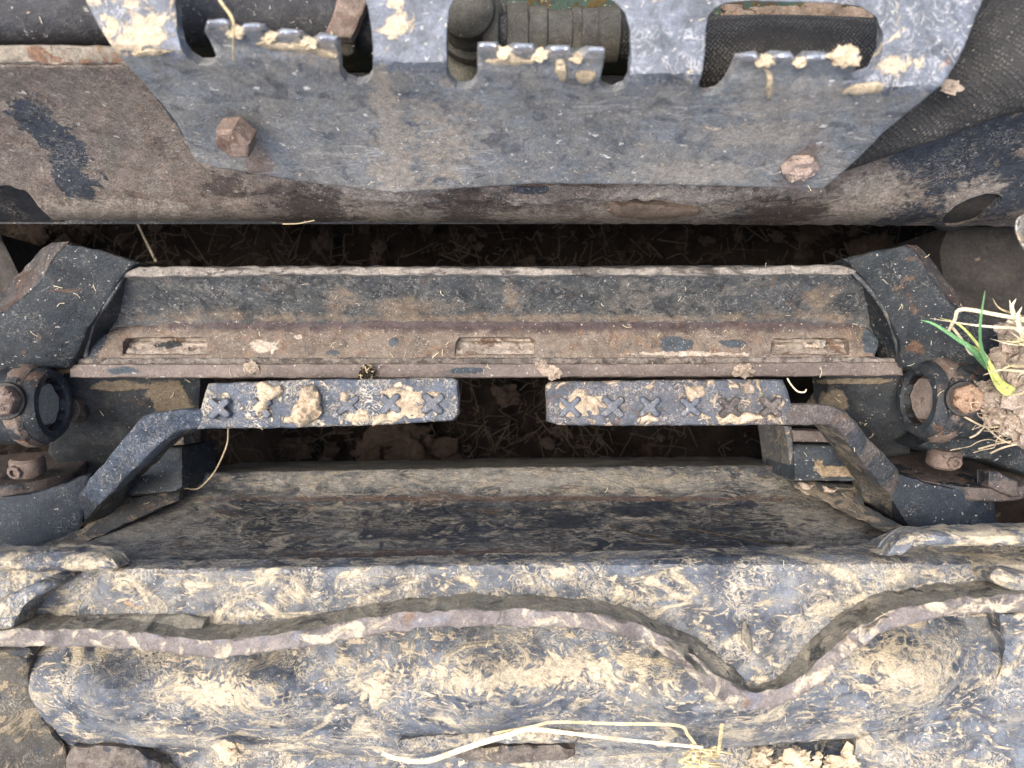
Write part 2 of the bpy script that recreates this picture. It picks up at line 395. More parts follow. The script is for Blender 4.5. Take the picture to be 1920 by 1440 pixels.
M['beam'] = material('beam_rust', (.185, .146, .118), [
    dict(k='patch', s=11, r=(.48, .62), a=.75, c=(.14, .105, .092), c2=(.10, .075, .066), d=.8), dict(k='patch', s=26, r=(.52, .62), a=.55, c=(.135, .125, .105), c2=(.085, .08, .07), d=1.0), rustL(70, (.54, .64), (.20, .125, .085), .5), lineL(170, (.01, .05), (.36, .32, .26), .5, 2.5), dict(k='patch', s=150, r=(.58, .66), a=.6, c=(.06, .05, .045)), 
    dustL(.6, 40, (.35, .7), (.30, .265, .22)),
    rustL(24, (.58, .68), (.12, .08, .065), .6),
    dict(k='spots', s=40, r=(.30, .40), n=1.9, c=(.052, .062, .078), c2=(.035, .042, .054), g=.5, d=.5, b=.25, spots=[spot(75, 250, .52, 70, 60), spot(110, 330, .46, 60, 40), spot(300, 190, .56, 20, 50), spot(1800, 260, .5, 190, 90), spot(1880, 350, .45, 160, 80), spot(1720, 390, .42, 150, 26), spot(1350, 395, .4, 90, 12), spot(1000, 349, .46, 60, 8)]),
    dict(k='spots', s=70, r=(.0, .5), n=2.6, a=.85, c=(.42, .37, .31), c2=(.27, .23, .19), d=1.2, b=.3, spots=[spot(680, 372, .43, 130, 28), spot(1250, 390, .40, 200, 30), spot(200, 390, .41, 250, 22), spot(900, 402, .39, 300, 14), spot(1650, 370, .43, 110, 50), spot(1840, 360, .43, 70, 26)]),
    dict(k='spots', s=50, r=(.1, .5), n=2.4, a=.8, c=(.055, .038, .033), c2=(.03, .022, .02), d=.8, spots=[spot(560, 375, .43, 130, 26), spot(880, 380, .42, 110, 20), spot(1480, 395, .4, 120, 18), spot(420, 350, .44, 70, 16)]),
    lineL(85, (.008, .03), (.55, .50, .43), .6, 3), rustL(60, (.66, .72), RUSTO, .8), dotL(90, .32, 6, (.6, .56, .5)), dotL(260, .45, 5, (.52, .46, .38))],
    rough=.62, bump=.85, grit=.7)
M['ledge'] = material('beam_ledge', (.21, .18, .14), [dustL(.5, 60, (.4, .7), (.28, .25, .2)), rustL(70, (.52, .60), (.22, .12, .07), .9), dotL(200, .5, 3, (.16, .07, .04))], rough=.85, bump=.7)
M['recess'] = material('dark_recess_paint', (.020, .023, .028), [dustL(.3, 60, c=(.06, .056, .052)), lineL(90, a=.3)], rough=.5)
M['hose'] = material('black_hose', (.022, .023, .026), [dustL(.5, 130, (.45, .7), (.13, .125, .12)), mudL(50, (.66, .69), (.38, .31, .22), .9), dotL(130, .45, 4, (.38, .36, .33))], rough=.6, bump=.8)
def weave(T, pos, col, hgt):
    n = T.new('ShaderNodeMapping'); T.l.new(pos, n.inputs[0]); n.inputs[2].default_value = (0, 0, R(40)); n.inputs[3].default_value = (1, 1, .35)
    d, c = T.voro(n.outputs[0], 340, .3)
    k = T.step(d, .25, .55)
    col = T.mixc(T.math('MULTIPLY', k, .8), col, (.018, .018, .018, 1))
    return col, T.math('ADD', hgt, T.math('MULTIPLY', T.math('SUBTRACT', 1.0, k), .35))
M['sleeve'] = material('woven_sleeve', (.115, .105, .092), [dustL(.6, 45, (.4, .7), (.20, .185, .16))], rough=.85, bump=.9, sub=weave)
M['bsleeve'] = material('black_woven_sleeve', (.046, .046, .045), [dustL(.7, 22, (.42, .66), (.135, .13, .12)), dict(k='patch', s=14, r=(.52, .62), a=.7, c=(.02, .02, .021)), dotL(170, .45, 3, (.34, .33, .30)), mudL(24, (.70, .72), (.42, .33, .22))], rough=.8, bump=.9, sub=weave)
M['fit'] = material('fitting_metal', (.085, .08, .064), [dustL(.5, 50, (.4, .7), (.125, .117, .095)), rustL(40, (.62, .7), (.16, .10, .05), .6), dotL(160, .4, 5, (.34, .31, .25))], rough=.6, spec=.4, bump=.4)
M['fitlight'] = material('fitting_pale', (.27, .255, .19), [dustL(.6, 50, (.4, .7), (.20, .185, .14))], rough=.65, bump=.4)
M['ferrule'] = material('dirty_ferrule', (.085, .08, .066), [lineL(160, (.03, .1), (.22, .2, .17), .8, 3), dustL(.4, 80)], rough=.8, bump=.9)
M['panel'] = material('green_panel', (.010, .032, .018), [mudL(40, (.52, .57), (.075, .05, .01), .9, .5, .2), rustL(55, (.52, .6), (.06, .035, .015), .8), dotL(200, .4, 4, (.3, .25, .12))], rough=.6)
M['rustclamp'] = material('clamp_rust', (.155, .11, .09), [dustL(.6, 60, (.4, .65), (.27, .235, .19)), rustL(60)], rough=.85)

M['bolt'] = material('bolt_rust', (.140, .100, .080), [dustL(.6, 70, (.4, .7), (.235, .185, .15)), rustL(70, (.54, .64), (.10, .055, .04), .8), rustL(90, (.60, .68), RUSTO, .6), dotL(240, .45, 5, (.5, .42, .32))], rough=.7, bump=.6)
M['boltorange'] = material('bolt_orange_rust', (.225, .145, .092), [dustL(.6, 120, (.45, .65), (.33, .24, .165)), rustL(120, (.55, .62), (.16, .075, .04))], rough=.8, bump=.8)
M['boltmud'] = material('bolt_mud', (.31, .235, .20), [dustL(.8, 60, (.4, .65), (.42, .34, .27)), rustL(90, (.55, .62), (.11, .06, .05)), lineL(110, c=(.6, .54, .45))], rough=.9, bump=1)

SPX = [spot(u, v, .42, 1, 1) for u, v in ((0, 0),)]
M['coupler'] = material('coupler_paint', (.040, .046, .050), [
    dustL(.6, 26, (.40, .74), (.125, .12, .105)), dustL(.45, 200, (.52, .72), (.22, .215, .20)), dict(k='patch', s=16, r=(.50, .66), a=.75, c=(.155, .138, .112), c2=(.085, .08, .07), d=1.2, st=(.7, 1.2, 1)), dict(k='patch', s=48, r=(.52, .60), a=.7, c=(.020, .025, .029), d=1.4), dict(k='patch', s=130, r=(.56, .63), a=.6, c=(.24, .225, .20), d=1.2),
    dict(k='spots', s=34, r=(.2, .9), n=2.6, a=.65, c=(.24, .185, .125), c2=(.13, .095, .07), d=.6, spots=[spot(960, 597, .40, 1500, 13), spot(760, 575, .42, 160, 26), spot(420, 590, .41, 130, 22), spot(640, 560, .42, 80, 40), spot(1500, 590, .41, 110, 20), spot(1540, 560, .42, 60, 40), spot(960, 560, .42, 26, 46)]),
    rustL(40, (.60, .68), (.15, .09, .06), .55), lineL(95, (.008, .03), (.33, .32, .29), .5, 2.5), dotL(190, .42, 6, (.5, .47, .42))],
    rough=.52, spec=.45, bump=.6)
M['couplerdark'] = material('coupler_dark_paint', (.018, .023, .027), [
    dustL(.4, 30, (.45, .78), (.075, .076, .074)), dustL(.4, 210, (.55, .72), (.17, .17, .165)),
    rustL(26, (.62, .68), (.17, .10, .06), .7), lineL(70, (.008, .03), (.30, .29, .26), .5, 3), dotL(170, .4, 6, (.48, .46, .43))],
    rough=.34, bump=.8, spec=.25)
M['endrust'] = material('end_plate_edge', (.045, .042, .042), [dustL(.5, 50, (.4, .7), (.16, .13, .11)), rustL(30, (.5, .58), (.085, .055, .042), .9), lineL(90, c=(.4, .37, .32), a=.5), dotL(200, .4, 5)], rough=.5, bump=.7)
M['topedge'] = material('top_edge_dirt', (.19, .17, .145), [dustL(.7, 60, (.4, .65), (.31, .285, .25), st=(.3, 1, 1)), rustL(60, (.52, .6), (.06, .05, .045), .8, st=(.3, 1, 1)), dotL(200, .45, 4, (.04, .035, .03))], rough=.9, bump=.9)
M['lip'] = material('lip_rust', (.138, .110, .084), [
    dustL(.65, 40, (.42, .68), (.22, .186, .155)), rustL(24, (.52, .64), (.125, .088, .07), .8), rustL(50, (.58, .68), (.20, .115, .065), .6), dict(k='patch', s=18, r=(.50, .66), a=.7, c=(.185, .148, .122), d=.6), dict(k='patch', s=32, r=(.54, .62), a=.6, c=(.25, .18, .125), c2=(.16, .10, .065), d=1.2), dict(k='patch', s=60, r=(.57, .64), a=.7, c=(.085, .075, .072), d=1.2), lineL(90, (.008, .03), (.42, .36, .29), .5, 2.5),
    dict(k='spots', s=60, r=(.0, .7), n=1.3, c=(.052, .032, .031), c2=(.03, .02, .02), d=.6, g=.5, spots=[spot(960, 606, .40, 1600, 24)]),
    dict(k='spots', s=50, r=(.36, .44), n=1.8, c=(.06, .075, .088), c2=(.04, .05, .06), g=.5, d=.6, b=.3, spots=[spot(1260, 648, .4, 60, 26), spot(1370, 645, .4, 40, 10), spot(630, 662, .4, 24, 8), spot(1650, 640, .4, 60, 50), spot(175, 645, .4, 60, 50), spot(1640, 640, .4, 30, 40), spot(740, 640, .4, 14, 14)]),
    dict(k='spots', s=70, r=(.3, .5), n=2.0, c=(.50, .42, .34), d=1.6, b=.4, spots=[spot(500, 650, .4, 50, 22), spot(1300, 664, .4, 190, 7), spot(560, 632, .4, 12, 8)]),
    rustL(55, (.60, .70), (.20, .105, .06), .6), dotL(240, .45, 6, (.62, .56, .48))], rough=.7, bump=.6)
M['weld'] = material('weld_bead', (.17, .145, .125), [dustL(.7, 80, (.4, .65), (.30, .265, .225)), rustL(60, (.5, .58), (.075, .065, .06), .8), lineL(120, c=(.46, .42, .36), a=.6)], rough=.85, bump=1)
M['bar'] = material('bar_rust', (.122, .098, .084), [dustL(.5, 40, (.4, .7), (.175, .142, .124), st=(.3, 1, 1)), rustL(35, (.58, .68), (.085, .06, .055), .6, st=(.4, 1, 1)), dict(k='spots', s=50, r=(.3, .5), n=1.6, c=(.06, .075, .088), spots=[spot(230, 695, .42, 40, 12), spot(870, 695, .42, 60, 9)]), mudL(60, (.68, .71), (.44, .36, .28), .8), dotL(220, .4, 6)], rough=.6, bump=.5)
M['slotmud'] = material('slot_mud', (.33, .275, .225), [dustL(.8, 70, (.4, .6), (.46, .395, .33)), rustL(60, (.54, .62), (.17, .095, .055), .8), dict(k='spots', s=60, r=(.3, .5), n=2.0, c=(.05, .058, .062), spots=[spot(310, 645, .4, 40, 12)])], rough=.95, bump=1)
M['cavewall'] = material('inner_wall', (.030, .035, .040), [
    dict(k='spots', s=26, r=(.35, .5), n=1.8, c=(.20, .165, .115), c2=(.15, .12, .085), d=.8, b=.3, spots=[spot(310, 760, .35, 60, 90), spot(240, 725, .38, 120, 16), spot(290, 810, .35, 20, 30), spot(1620, 715, .38, 90, 10), spot(1570, 760, .35, 30, 60)]),
    dustL(.4, 35, (.42, .75), (.11, .10, .085)), rustL(40, (.62, .7), (.12, .08, .05), .5), dotL(190, .4, 6, (.3, .28, .25))], rough=.5, bump=.6, spec=.25)
M['pinface'] = material('pin_end', (.215, .215, .19), [dustL(.6, 60, (.4, .7), (.27, .265, .235)), dotL(190, .4, 6, (.1, .095, .085))], rough=.75, bump=.4, var=.12)
M['pinrust'] = material('pin_end_rust', (.23, .18, .148), [dustL(.6, 60, (.4, .7), (.29, .25, .205)), rustL(70, (.58, .68), (.13, .085, .06), .7)], rough=.8, bump=.6)
M['bossrust'] = material('boss_rust', (.120, .088, .068), [dustL(.6, 60, (.4, .7), (.21, .165, .13)), dict(k='patch', s=28, r=(.52, .58), c=(.032, .036, .04), g=.5, b=.2), rustL(60, (.6, .68), RUSTO, .5), dotL(200, .4, 6)], rough=.65, bump=.7)
M['bore'] = material('greasy_bore', (.012, .011, .011), [dustL(.3, 80, c=(.05, .04, .035))], rough=.35)
M['boss'] = material('boss_paint', (.026, .031, .036), [dustL(.4, 50, (.45, .75), (.12, .115, .105)), rustL(40, (.58, .64), (.13, .08, .055), .8), dotL(200, .4, 6, (.5, .47, .43))], rough=.45, bump=.6, spec=.25)
M['foot'] = material('foot_dirt', (.05, .052, .052), [mudL(32, (.47, .56), (.24, .195, .14), .95, 1.2, .4), rustL(40, (.6, .66), (.14, .085, .055), .8), lineL(90, a=.4, c=(.4, .34, .26))], rough=.7, bump=.8)
M['block'] = material('guide_block', (.045, .055, .065), [dustL(.5, 34, (.42, .7), (.12, .115, .10)), dict(k='spots', s=60, r=(.3, .38), n=1.8, c=(.36, .28, .185), b=.4, d=1, spots=[spot(1570, 885, .36, 60, 16), spot(1545, 880, .36, 16, 26), spot(340, 890, .36, 8, 14), spot(1600, 888, .36, 22, 14)]), rustL(60, (.66, .72), (.14, .09, .06), .6), dotL(200, .42, 5)], rough=.55, bump=.7, spec=.25)

GRIP = (.058, .073, .098)
M['grip'] = material('grip_paint', GRIP, [dustL(.3, 90, (.45, .7), (.15, .18, .23)), mudL(48, (.555, .63), (.54, .46, .34), 1, 1.6, .3), lineL(75, (.02, .055), (.62, .56, .45), .9, 3.0), lineL(140, (.02, .06), (.60, .55, .46), .6, 2.5), dotL(190, .42, 5, (.66, .6, .5))], rough=.45, spec=.55, bump=.9)
M['ridgepaint'] = material('ridge_paint', (.050, .060, .078), [dustL(.5, 90, (.45, .7), (.17, .19, .22)), mudL(60, (.60, .66), (.54, .44, .31), .9, 1.2, .3), lineL(140, (.02, .05), (.5, .46, .4), .4, 2.5)], rough=.36, bump=.5)
M['grip2'] = material('grip_worn_paint', (.062, .072, .088), [dustL(.5, 70, (.42, .7), (.20, .195, .20)), mudL(40, (.545, .61), (.50, .40, .28), 1, 1.3, .3), rustL(40, (.57, .64), (.15, .10, .085), .8), lineL(90, (.015, .05), (.55, .48, .4), .7, 3.0), dotL(190, .42, 5, (.64, .58, .5))], rough=.5, bump=.9)
M['arm'] = material('lever_arm_paint', (.058, .074, .100), [dustL(.45, 170, (.46, .64), (.20, .235, .29), b=.6), lineL(100, (.01, .04), (.5, .48, .44), .5, 2.5), dotL(200, .45, 5, (.6, .57, .5)), dict(k='spots', s=70, r=(.3, .5), n=1.6, a=.8, c=(.03, .036, .045), c2=(.02, .025, .03), spots=[spot(150, 950, .4, 60, 70)])], rough=.32, bump=.9, spec=.25)
M['arm2'] = material('lever_arm_rust', (.105, .090, .083), [dustL(.6, 120, (.44, .66), (.185, .155, .132), b=.5), dict(k='patch', s=24, r=(.52, .62), a=.8, c=(.05, .056, .064), g=.4, d=.8), rustL(40, (.60, .68), (.24, .14, .08), .5), dict(k='spots', s=50, r=(.2, .45), n=2.0, c=(.055, .065, .078), c2=(.035, .042, .05), g=.45, b=.2, spots=[spot(1650, 880, .42, 50, 50), spot(1590, 830, .43, 26, 30)]), lineL(100, (.01, .03), (.5, .45, .4), .5, 2.5), dotL(200, .42, 6)], rough=.62, bump=.9)
M['flank'] = material('lever_flank', (.045, .042, .038), [mudL(42, (.48, .58), (.18, .15, .105), .9, 1.5, .4), dict(k='patch', s=30, r=(.54, .6), c=(.022, .028, .036), g=.4), lineL(120, (.01, .04), (.36, .32, .25), .6, 3)], rough=.7, bump=.8)
M['hub'] = material('hub_paint', (.014, .020, .029), [dustL(.35, 26, (.42, .75), (.05, .065, .088)), dustL(.35, 230, (.53, .72), (.14, .145, .15)), lineL(80, (.006, .025), (.28, .28, .27), .45, 2.5), dotL(210, .4, 7, (.5, .47, .42))], rough=.30, bump=.7, spec=.25)
M['washer'] = material('washer_rust', (.085, .068, .060), [dustL(.6, 60, (.4, .7), (.16, .13, .11)), dict(k='patch', s=26, r=(.53, .6), c=(.03, .034, .04), g=.45), rustL(60, (.62, .7), (.22, .11, .06), .7), dotL(230, .4, 6)], rough=.6, bump=.7)
M['nut'] = material('nut_rust', (.118, .086, .070), [dustL(.5, 80, (.42, .7), (.175, .135, .112)), rustL(70, (.6, .68), (.07, .045, .038), .8)], rough=.7, bump=.5)

M['backplate'] = material('back_plate_smears', (.024, .030, .040), [
    dustL(.75, 20, (.40, .66), (.17, .17, .158), st=(.6, 1.2, 1)),
    dict(k='spots', s=30, r=(.1, .8), n=2.8, a=.85, c=(.30, .285, .245), c2=(.16, .155, .14), d=1.6, st=(.8, 1.2, 1), spots=[spot(960, 900, .29, 900, 34), spot(320, 985, .36, 130, 70), spot(1540, 980, .38, 170, 40), spot(700, 990, .38, 120, 40)]),
    mudL(34, (.52, .62), (.30, .265, .205), .9, 2.2, .25, st=(.55, 1.3, 1)), mudL(120, (.55, .64), (.36, .32, .25), .7, 2.2, .2, st=(.35, 1.5, 1)),
    dict(k='spots', s=40, r=(.2, .6), n=2.6, a=.9, c=(.028, .035, .047), c2=(.016, .02, .028), d=1.6, g=.4, spots=[spot(760, 990, .40, 180, 34), spot(1040, 985, .40, 130, 36), spot(1380, 1000, .42, 200, 30), spot(480, 985, .40, 90, 22), spot(1200, 960, .37, 160, 18)]),
    rustL(45, (.58, .66), (.10, .065, .048), .7, st=(.4, 1.5, 1)),
    dict(k='spots', s=45, r=(.2, .6), n=1.8, a=.8, c=(.12, .075, .058), d=.8, spots=[spot(900, 1047, .46, 560, 11), spot(960, 936, .32, 900, 6)]),
    lineL(60, (.015, .06), (.018, .021, .027), .5, 3, st=(.4, 1.5, 1)), lineL(70, (.015, .05), (.34, .31, .245), .6, 3.0, st=(.35, 1.4, 1))], rough=.5, bump=.6)
ATT = (.056, .067, .086)
def attach(name, r1=(.48, .55), extra=()):
    return material(name, ATT, [dustL(.8, 22, (.38, .66), (.205, .235, .275)), dict(k='patch', s=13, r=(.46, .66), a=.55, c=(.36, .325, .26), c2=(.26, .25, .22), d=1.2, st=(.7, 1.2, 1)), dict(k='patch', s=15, r=(.50, .60), a=.85, c=(.040, .050, .068), c2=(.024, .031, .043), g=.42, d=1.6),
        dict(k='patch', s=30, r=(.52, .66), a=.6, c=(.25, .245, .23), c2=(.15, .16, .175), d=1.4, st=(.6, 1.3, 1)), mudL(17, r1, (.53, .455, .325), 1, 1.8, .4, st=(.8, 1.2, 1), det=10, ro=.7), mudL(50, (.555, .62), (.57, .485, .35), .9, 2.2, .4, st=(.6, 1.4, 1), rz=R(25)), lineL(70, (.02, .09), (.60, .53, .40), .6, 2.8), lineL(44, (.012, .05), (.055, .065, .085), .45, 2.8), mudL(90, (.62, .67), (.66, .58, .45), .8, .8, .4)] + list(extra) + [mudL(45, (.68, .72), (.54, .36, .2), .7, .6, .4), dotL(170, .42, 6, (.72, .67, .57))], rough=.5, bump=.6, grit=.4)
M['rail'] = attach('rail_mud', (.515, .61))
M['pad'] = attach('pad_mud', (.48, .56))
M['tubebody'] = attach('body_mud', (.52, .62), [dict(k='spots', s=40, r=(.2, .8), n=2.0, a=.6, c=(.15, .17, .20), c2=(.055, .066, .086), g=.42, d=1.4, spots=[spot(1000, 1372, .5, 520, 26), spot(1500, 1390, .5, 200, 26), spot(200, 1290, .52, 170, 60), spot(900, 1345, .52, 300, 26), spot(1300, 1345, .52, 150, 40), spot(120, 1225, .52, 200, 16), spot(760, 1400, .48, 60, 40)]),  # dark spots also paint shading under the cut plate and along the tube's bottom
    dict(k='spots', s=50, r=(.1, .6), n=4.2, a=.9, c=(.56, .47, .325), c2=(.42, .36, .26), d=2.4, b=.4, spots=[spot(400, 1310, .52, 140, 50), spot(1000, 1270, .52, 330, 40), spot(1700, 1260, .52, 150, 60), spot(700, 1300, .52, 60, 60)])])
M['cutedge'] = material('torch_cut_edge', (.150, .130, .120), [dustL(.6, 45, (.42, .66), (.25, .22, .205)), dict(k='patch', s=22, r=(.54, .64), a=.7, c=(.085, .078, .075), d=.8), mudL(30, (.50, .60), (.52, .45, .34), .95, 1.2, .3), dict(k='patch', s=30, r=(.56, .66), c=(.20, .205, .24), g=.4, a=.7), rustL(40, (.62, .7), (.26, .15, .08), .6)], rough=.55, bump=.7)
M['cutside'] = material('torch_cut_side', (.22, .20, .155), [mudL(30, (.50, .58), (.46, .40, .29), .85, 1.5), dict(k='patch', s=24, r=(.54, .62), c=(.06, .062, .058), d=1), dustL(.6, 50, (.4, .65), (.26, .235, .18), st=(.5, 1, 1)), rustL(40, (.58, .66), (.09, .065, .04), .8), lineL(80, a=.4)], rough=.85, bump=.8)
M['fillet'] = material('smeared_clay', (.19, .165, .125), [mudL(30, (.50, .58), (.48, .39, .26), .95, 1.8, .4), dict(k='patch', s=20, r=(.54, .60), c=(.05, .06, .075), c2=(.03, .036, .045), g=.45, d=1.6), dict(k='patch', s=26, r=(.58, .68), c=(.14, .125, .10), d=1.5), rustL(40, (.60, .68), (.22, .13, .08), .7), lineL(80, (.015, .05), (.10, .09, .075), .6, 3)], rough=.8, bump=.9)
M['scale'] = material('scaly_dirt', (.12, .10, .085), [dustL(.7, 40, (.4, .66), (.24, .205, .165)), mudL(30, (.54, .62), (.44, .37, .26), .9, 1.5), dict(k='patch', s=26, r=(.55, .63), c=(.055, .065, .082), d=1.2), rustL(60, (.58, .66), (.10, .07, .055), .8)], rough=.85, bump=.9)
M['endmud'] = material('shaded_end_mud', (.085, .078, .064), [mudL(26, (.50, .58), (.30, .245, .165), 1, 1.4, .4), dict(k='patch', s=22, r=(.58, .63), c=(.04, .046, .055), g=.5), lineL(90, a=.4)], rough=.8, bump=.8)  # brown mud, its colour darkened to carry the shadow at the left end
M['lowplate'] = material('low_plate', (.075, .080, .088), [dustL(.7, 40, (.38, .66), (.19, .175, .155)), mudL(28, (.54, .62), (.40, .32, .22), .9, 1.2), rustL(24, (.58, .66), (.15, .11, .09), .8), lineL(90, a=.4)], rough=.75, bump=.8)
M['ridge'] = M['tubebody']
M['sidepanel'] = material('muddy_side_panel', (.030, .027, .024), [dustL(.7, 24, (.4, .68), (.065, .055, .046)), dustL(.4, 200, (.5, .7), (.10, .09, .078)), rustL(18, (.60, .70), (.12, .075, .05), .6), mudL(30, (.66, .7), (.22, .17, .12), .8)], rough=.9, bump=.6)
M['pale'] = material('pale_corner', (.42, .40, .36), [mudL(50, (.5, .6), (.56, .47, .34)), rustL(60, (.58, .66), (.16, .12, .1), .8), lineL(90, c=(.1, .1, .1), a=.5)], rough=.7, bump=.8)

# ------------------------------------------------------------------ ground
def ground():
    n = 150; vs = []; fs = []
    def ax(i):
        t = i / n * 2 - 1; return math.copysign(abs(t) ** 2.2, t) * 3.0 + t * .35
    for j in range(n + 1):
        for i in range(n + 1):
            x, y = ax(i), ax(j); d = max(0, 1 - math.hypot(x, y) / 2)
            vs.append((x, y, .03 * fbm(x * 7, y * 7, 1, 5) * d + .012 * fbm(x * 30, y * 30, 4, 4) * d))
    for j in range(n):
        for i in range(n): a = j * (n + 1) + i; fs.append((a, a + 1, a + n + 2, a + n + 1))
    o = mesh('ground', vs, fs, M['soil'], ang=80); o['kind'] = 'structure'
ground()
def litter():
    parts = []; r = random.Random(4)
    for _ in range(1500):
        u = r.uniform(-60, 1980); v = r.choice([r.uniform(410, 510), r.uniform(700, 900)])
        if (u > 1130 or (v < 520 and u > 330)) and r.random() < .7: continue
        c = P(u, v, .02 + r.random() * .05); a = r.uniform(0, 6.28); L = r.uniform(.006, .04)
        d = Vector((math.cos(a), math.sin(a), r.uniform(-.2, .35))) * L; k = Vector((r.uniform(-1, 1), r.uniform(-1, 1), r.uniform(-.3, .6))) * L * .8
        parts.append(tube_vf([c - d, c - d * .3 + k, c + d * .4 - k * .4, c + d * .8 + k * .5], r.uniform(.0002, .0009), 4, 3))
    vs, fs = join_vf(parts); o = mesh('straw_litter', vs, fs, M['oldstraw'], fix=False); o['kind'] = 'stuff'
litter()
def gravel():
    parts = []; r = random.Random(9)
    for _ in range(110):
        u = r.uniform(-60, 1980); v = r.choice([r.uniform(410, 510), r.uniform(700, 900)])
        parts.append(clod_vf(P(u, v, .01 + r.random() * .04), r.uniform(.003, .012), 2, .75, 1.6, (1.2, 1, .7), r.random() * 50))
    vs, fs = join_vf(parts); o = mesh('soil_crumbs', vs, fs, M['shadeclod'], fix=False, ang=60); o['kind'] = 'stuff'
gravel()
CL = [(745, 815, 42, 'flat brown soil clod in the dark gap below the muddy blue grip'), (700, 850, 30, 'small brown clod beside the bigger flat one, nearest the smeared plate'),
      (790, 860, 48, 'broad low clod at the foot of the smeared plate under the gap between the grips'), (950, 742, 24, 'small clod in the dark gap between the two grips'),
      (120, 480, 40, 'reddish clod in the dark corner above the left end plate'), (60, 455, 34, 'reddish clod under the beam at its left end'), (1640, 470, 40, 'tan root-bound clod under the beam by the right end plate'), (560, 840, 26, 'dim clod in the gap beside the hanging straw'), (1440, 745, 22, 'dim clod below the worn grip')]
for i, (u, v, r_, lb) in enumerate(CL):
    c = P(u, v, .06); o = clod('soil_clod', c, mm(r_, .06), M['shadeclod'], loc=c, sub=4, amp=.6, fr=1.2, flat=(1.2, .9, .6), sd=i + 1); tag(o, lb, 'soil clod', 'soil clods in the dark gaps')

# ------------------------------------------------------------------ chassis beam
cb = empty('chassis_beam', P(960, 413, .33), 'long rusty steel chassis beam with rounded lower edge behind the serrated step', 'beam')
BZ = prof([(60, .64), (125, .60), (370, .412), (392, .392), (404, .375), (411, .355), (418, .33), (430, .30)])
slab('beam_face', [(-300, 122), (0, 122), (260, 123), (330, 150), (420, 230), (700, 236), (1400, 236), (1600, 230), (1700, 190), (1800, 150), (1900, 124), (2250, 124), (2250, 428), (1920, 425), (1400, 421), (900, 417), (600, 415), (100, 412), (85, 400), (66, 376), (48, 358), (20, 348), (-300, 345)],
     BZ, M['beam'], cb, holes=[ell(1822, 392, 60, 19, -24)], step=13, off=(0, .014, 0), er=5, ez=.002, rou=(.004, 45), wob=4)
slab('beam_ledge', [(-300, 84), (0, 84), (240, 86), (300, 100), (310, 122), (0, 121), (-300, 121)], prof([(80, .612), (123, .602)]), M['ledge'], cb, step=14, off=(0, 0, -.03), er=5, ez=.004, rou=(.003, 60), wob=2)
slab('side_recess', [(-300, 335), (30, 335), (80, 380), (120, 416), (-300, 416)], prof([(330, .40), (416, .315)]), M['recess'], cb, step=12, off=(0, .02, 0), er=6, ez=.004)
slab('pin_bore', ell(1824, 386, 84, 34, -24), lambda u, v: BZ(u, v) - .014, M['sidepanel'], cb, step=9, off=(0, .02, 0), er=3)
slab('torn_flange', [(372, 296), (440, 318), (520, 330), (600, 342), (700, 352), (900, 350), (1200, 346), (1545, 350), (1560, 372), (1300, 380), (1100, 372), (1000, 384), (860, 376), (780, 386), (700, 374), (560, 366), (440, 360), (402, 345), (388, 320)],
     prof([(290, .492), (385, .425)]), M['beam'], cb, step=9, off=(0, .02, -.02), er=5, ez=.003, rou=(.008, 60), wob=7)
slab('belly_shade_plate', [(-300, 405), (2250, 405), (2250, 420), (-300, 420)], .31, M['recess'], cb, step=60, off=(0, 1.1, .02), er=0)  # added out of view to keep light out of the gap
for i, (pts, h) in enumerate([([(610, 362), (660, 352), (720, 356), (768, 368), (740, 384), (650, 380)], .004), ([(1130, 388), (1200, 378), (1260, 384), (1330, 400), (1250, 412), (1160, 410)], .003)]):
    slab('caked_mud', pts, lambda u, v: BZ(u, v) + .016, M['clod'] if i else M['lumpmud'], cb, step=7, off=(0, .02, -.02), er=8, ez=.006, rou=(.004, 80), wob=6, sm=1)

# ------------------------------------------------------------------ step plate
sp = empty('step_plate', P(960, 350, .50), 'bent dark blue step plate with three serrated slots, bolted over the rusty beam', 'step')
def vb(u): return 88 + (u - 330) * .050
TONG = [(383, 640), (894, 1134), (1372, 1612)]
def SZ(u, v):
    b = vb(u); d = (v - b); z = np.where(d < 0, .66 + np.zeros_like(u), .66)
    soft = np.sqrt(np.maximum(d, 0) ** 2 + 64) - 8; z = .66 - .00068 * soft
    for a, c in TONG:
        t = (u > a - 3) & (u < c + 3) & (d < 0) & (v > 30) & (inT(u, v)); z = np.where(t, .66 + .00060 * (-d), z)
    return z
def inT(u, v):
    p = np.stack([u, v], 1); m = np.zeros(len(u), bool)
    for q in TPOLY: m |= inside(p, np.array(q, float))
    return m
T1 = [(406, 104), (392, 72), (384, 60), (385, 50), (430, 50), (440, 66), (453, 56), (491, 58), (506, 76), (522, 66), (562, 70), (580, 84), (596, 74), (631, 80), (636, 108), (639, 138)]
T2 = [(895, 142), (895, 92), (932, 92), (946, 104), (962, 94), (1001, 94), (1014, 108), (1030, 98), (1068, 98), (1080, 110), (1100, 100), (1134, 102), (1131, 125), (1126, 146)]
T3 = [(1360, 162), (1372, 142), (1383, 114), (1422, 108), (1432, 118), (1450, 108), (1488, 110), (1498, 120), (1512, 110), (1552, 110), (1562, 112), (1610, 112), (1606, 128), (1584, 150)]
TPOLY = [[(x - (6 if i < 3 else 0) + (6 if i > len(t) - 4 else 0), y - 4) for i, (x, y) in enumerate(t)] + [(t[-1][0] + 6, 200), (t[0][0] - 6, 200)] for t in (T1, T2, T3)]
S1 = [(330, -70), (330, 0), (333, 60), (340, 92), (353, 110), (372, 121), (392, 122), (404, 115)] + T1 + [(648, 151), (668, 158), (690, 152), (699, 138), (699, 90), (696, 50), (690, 15), (676, -30), (660, -70)]
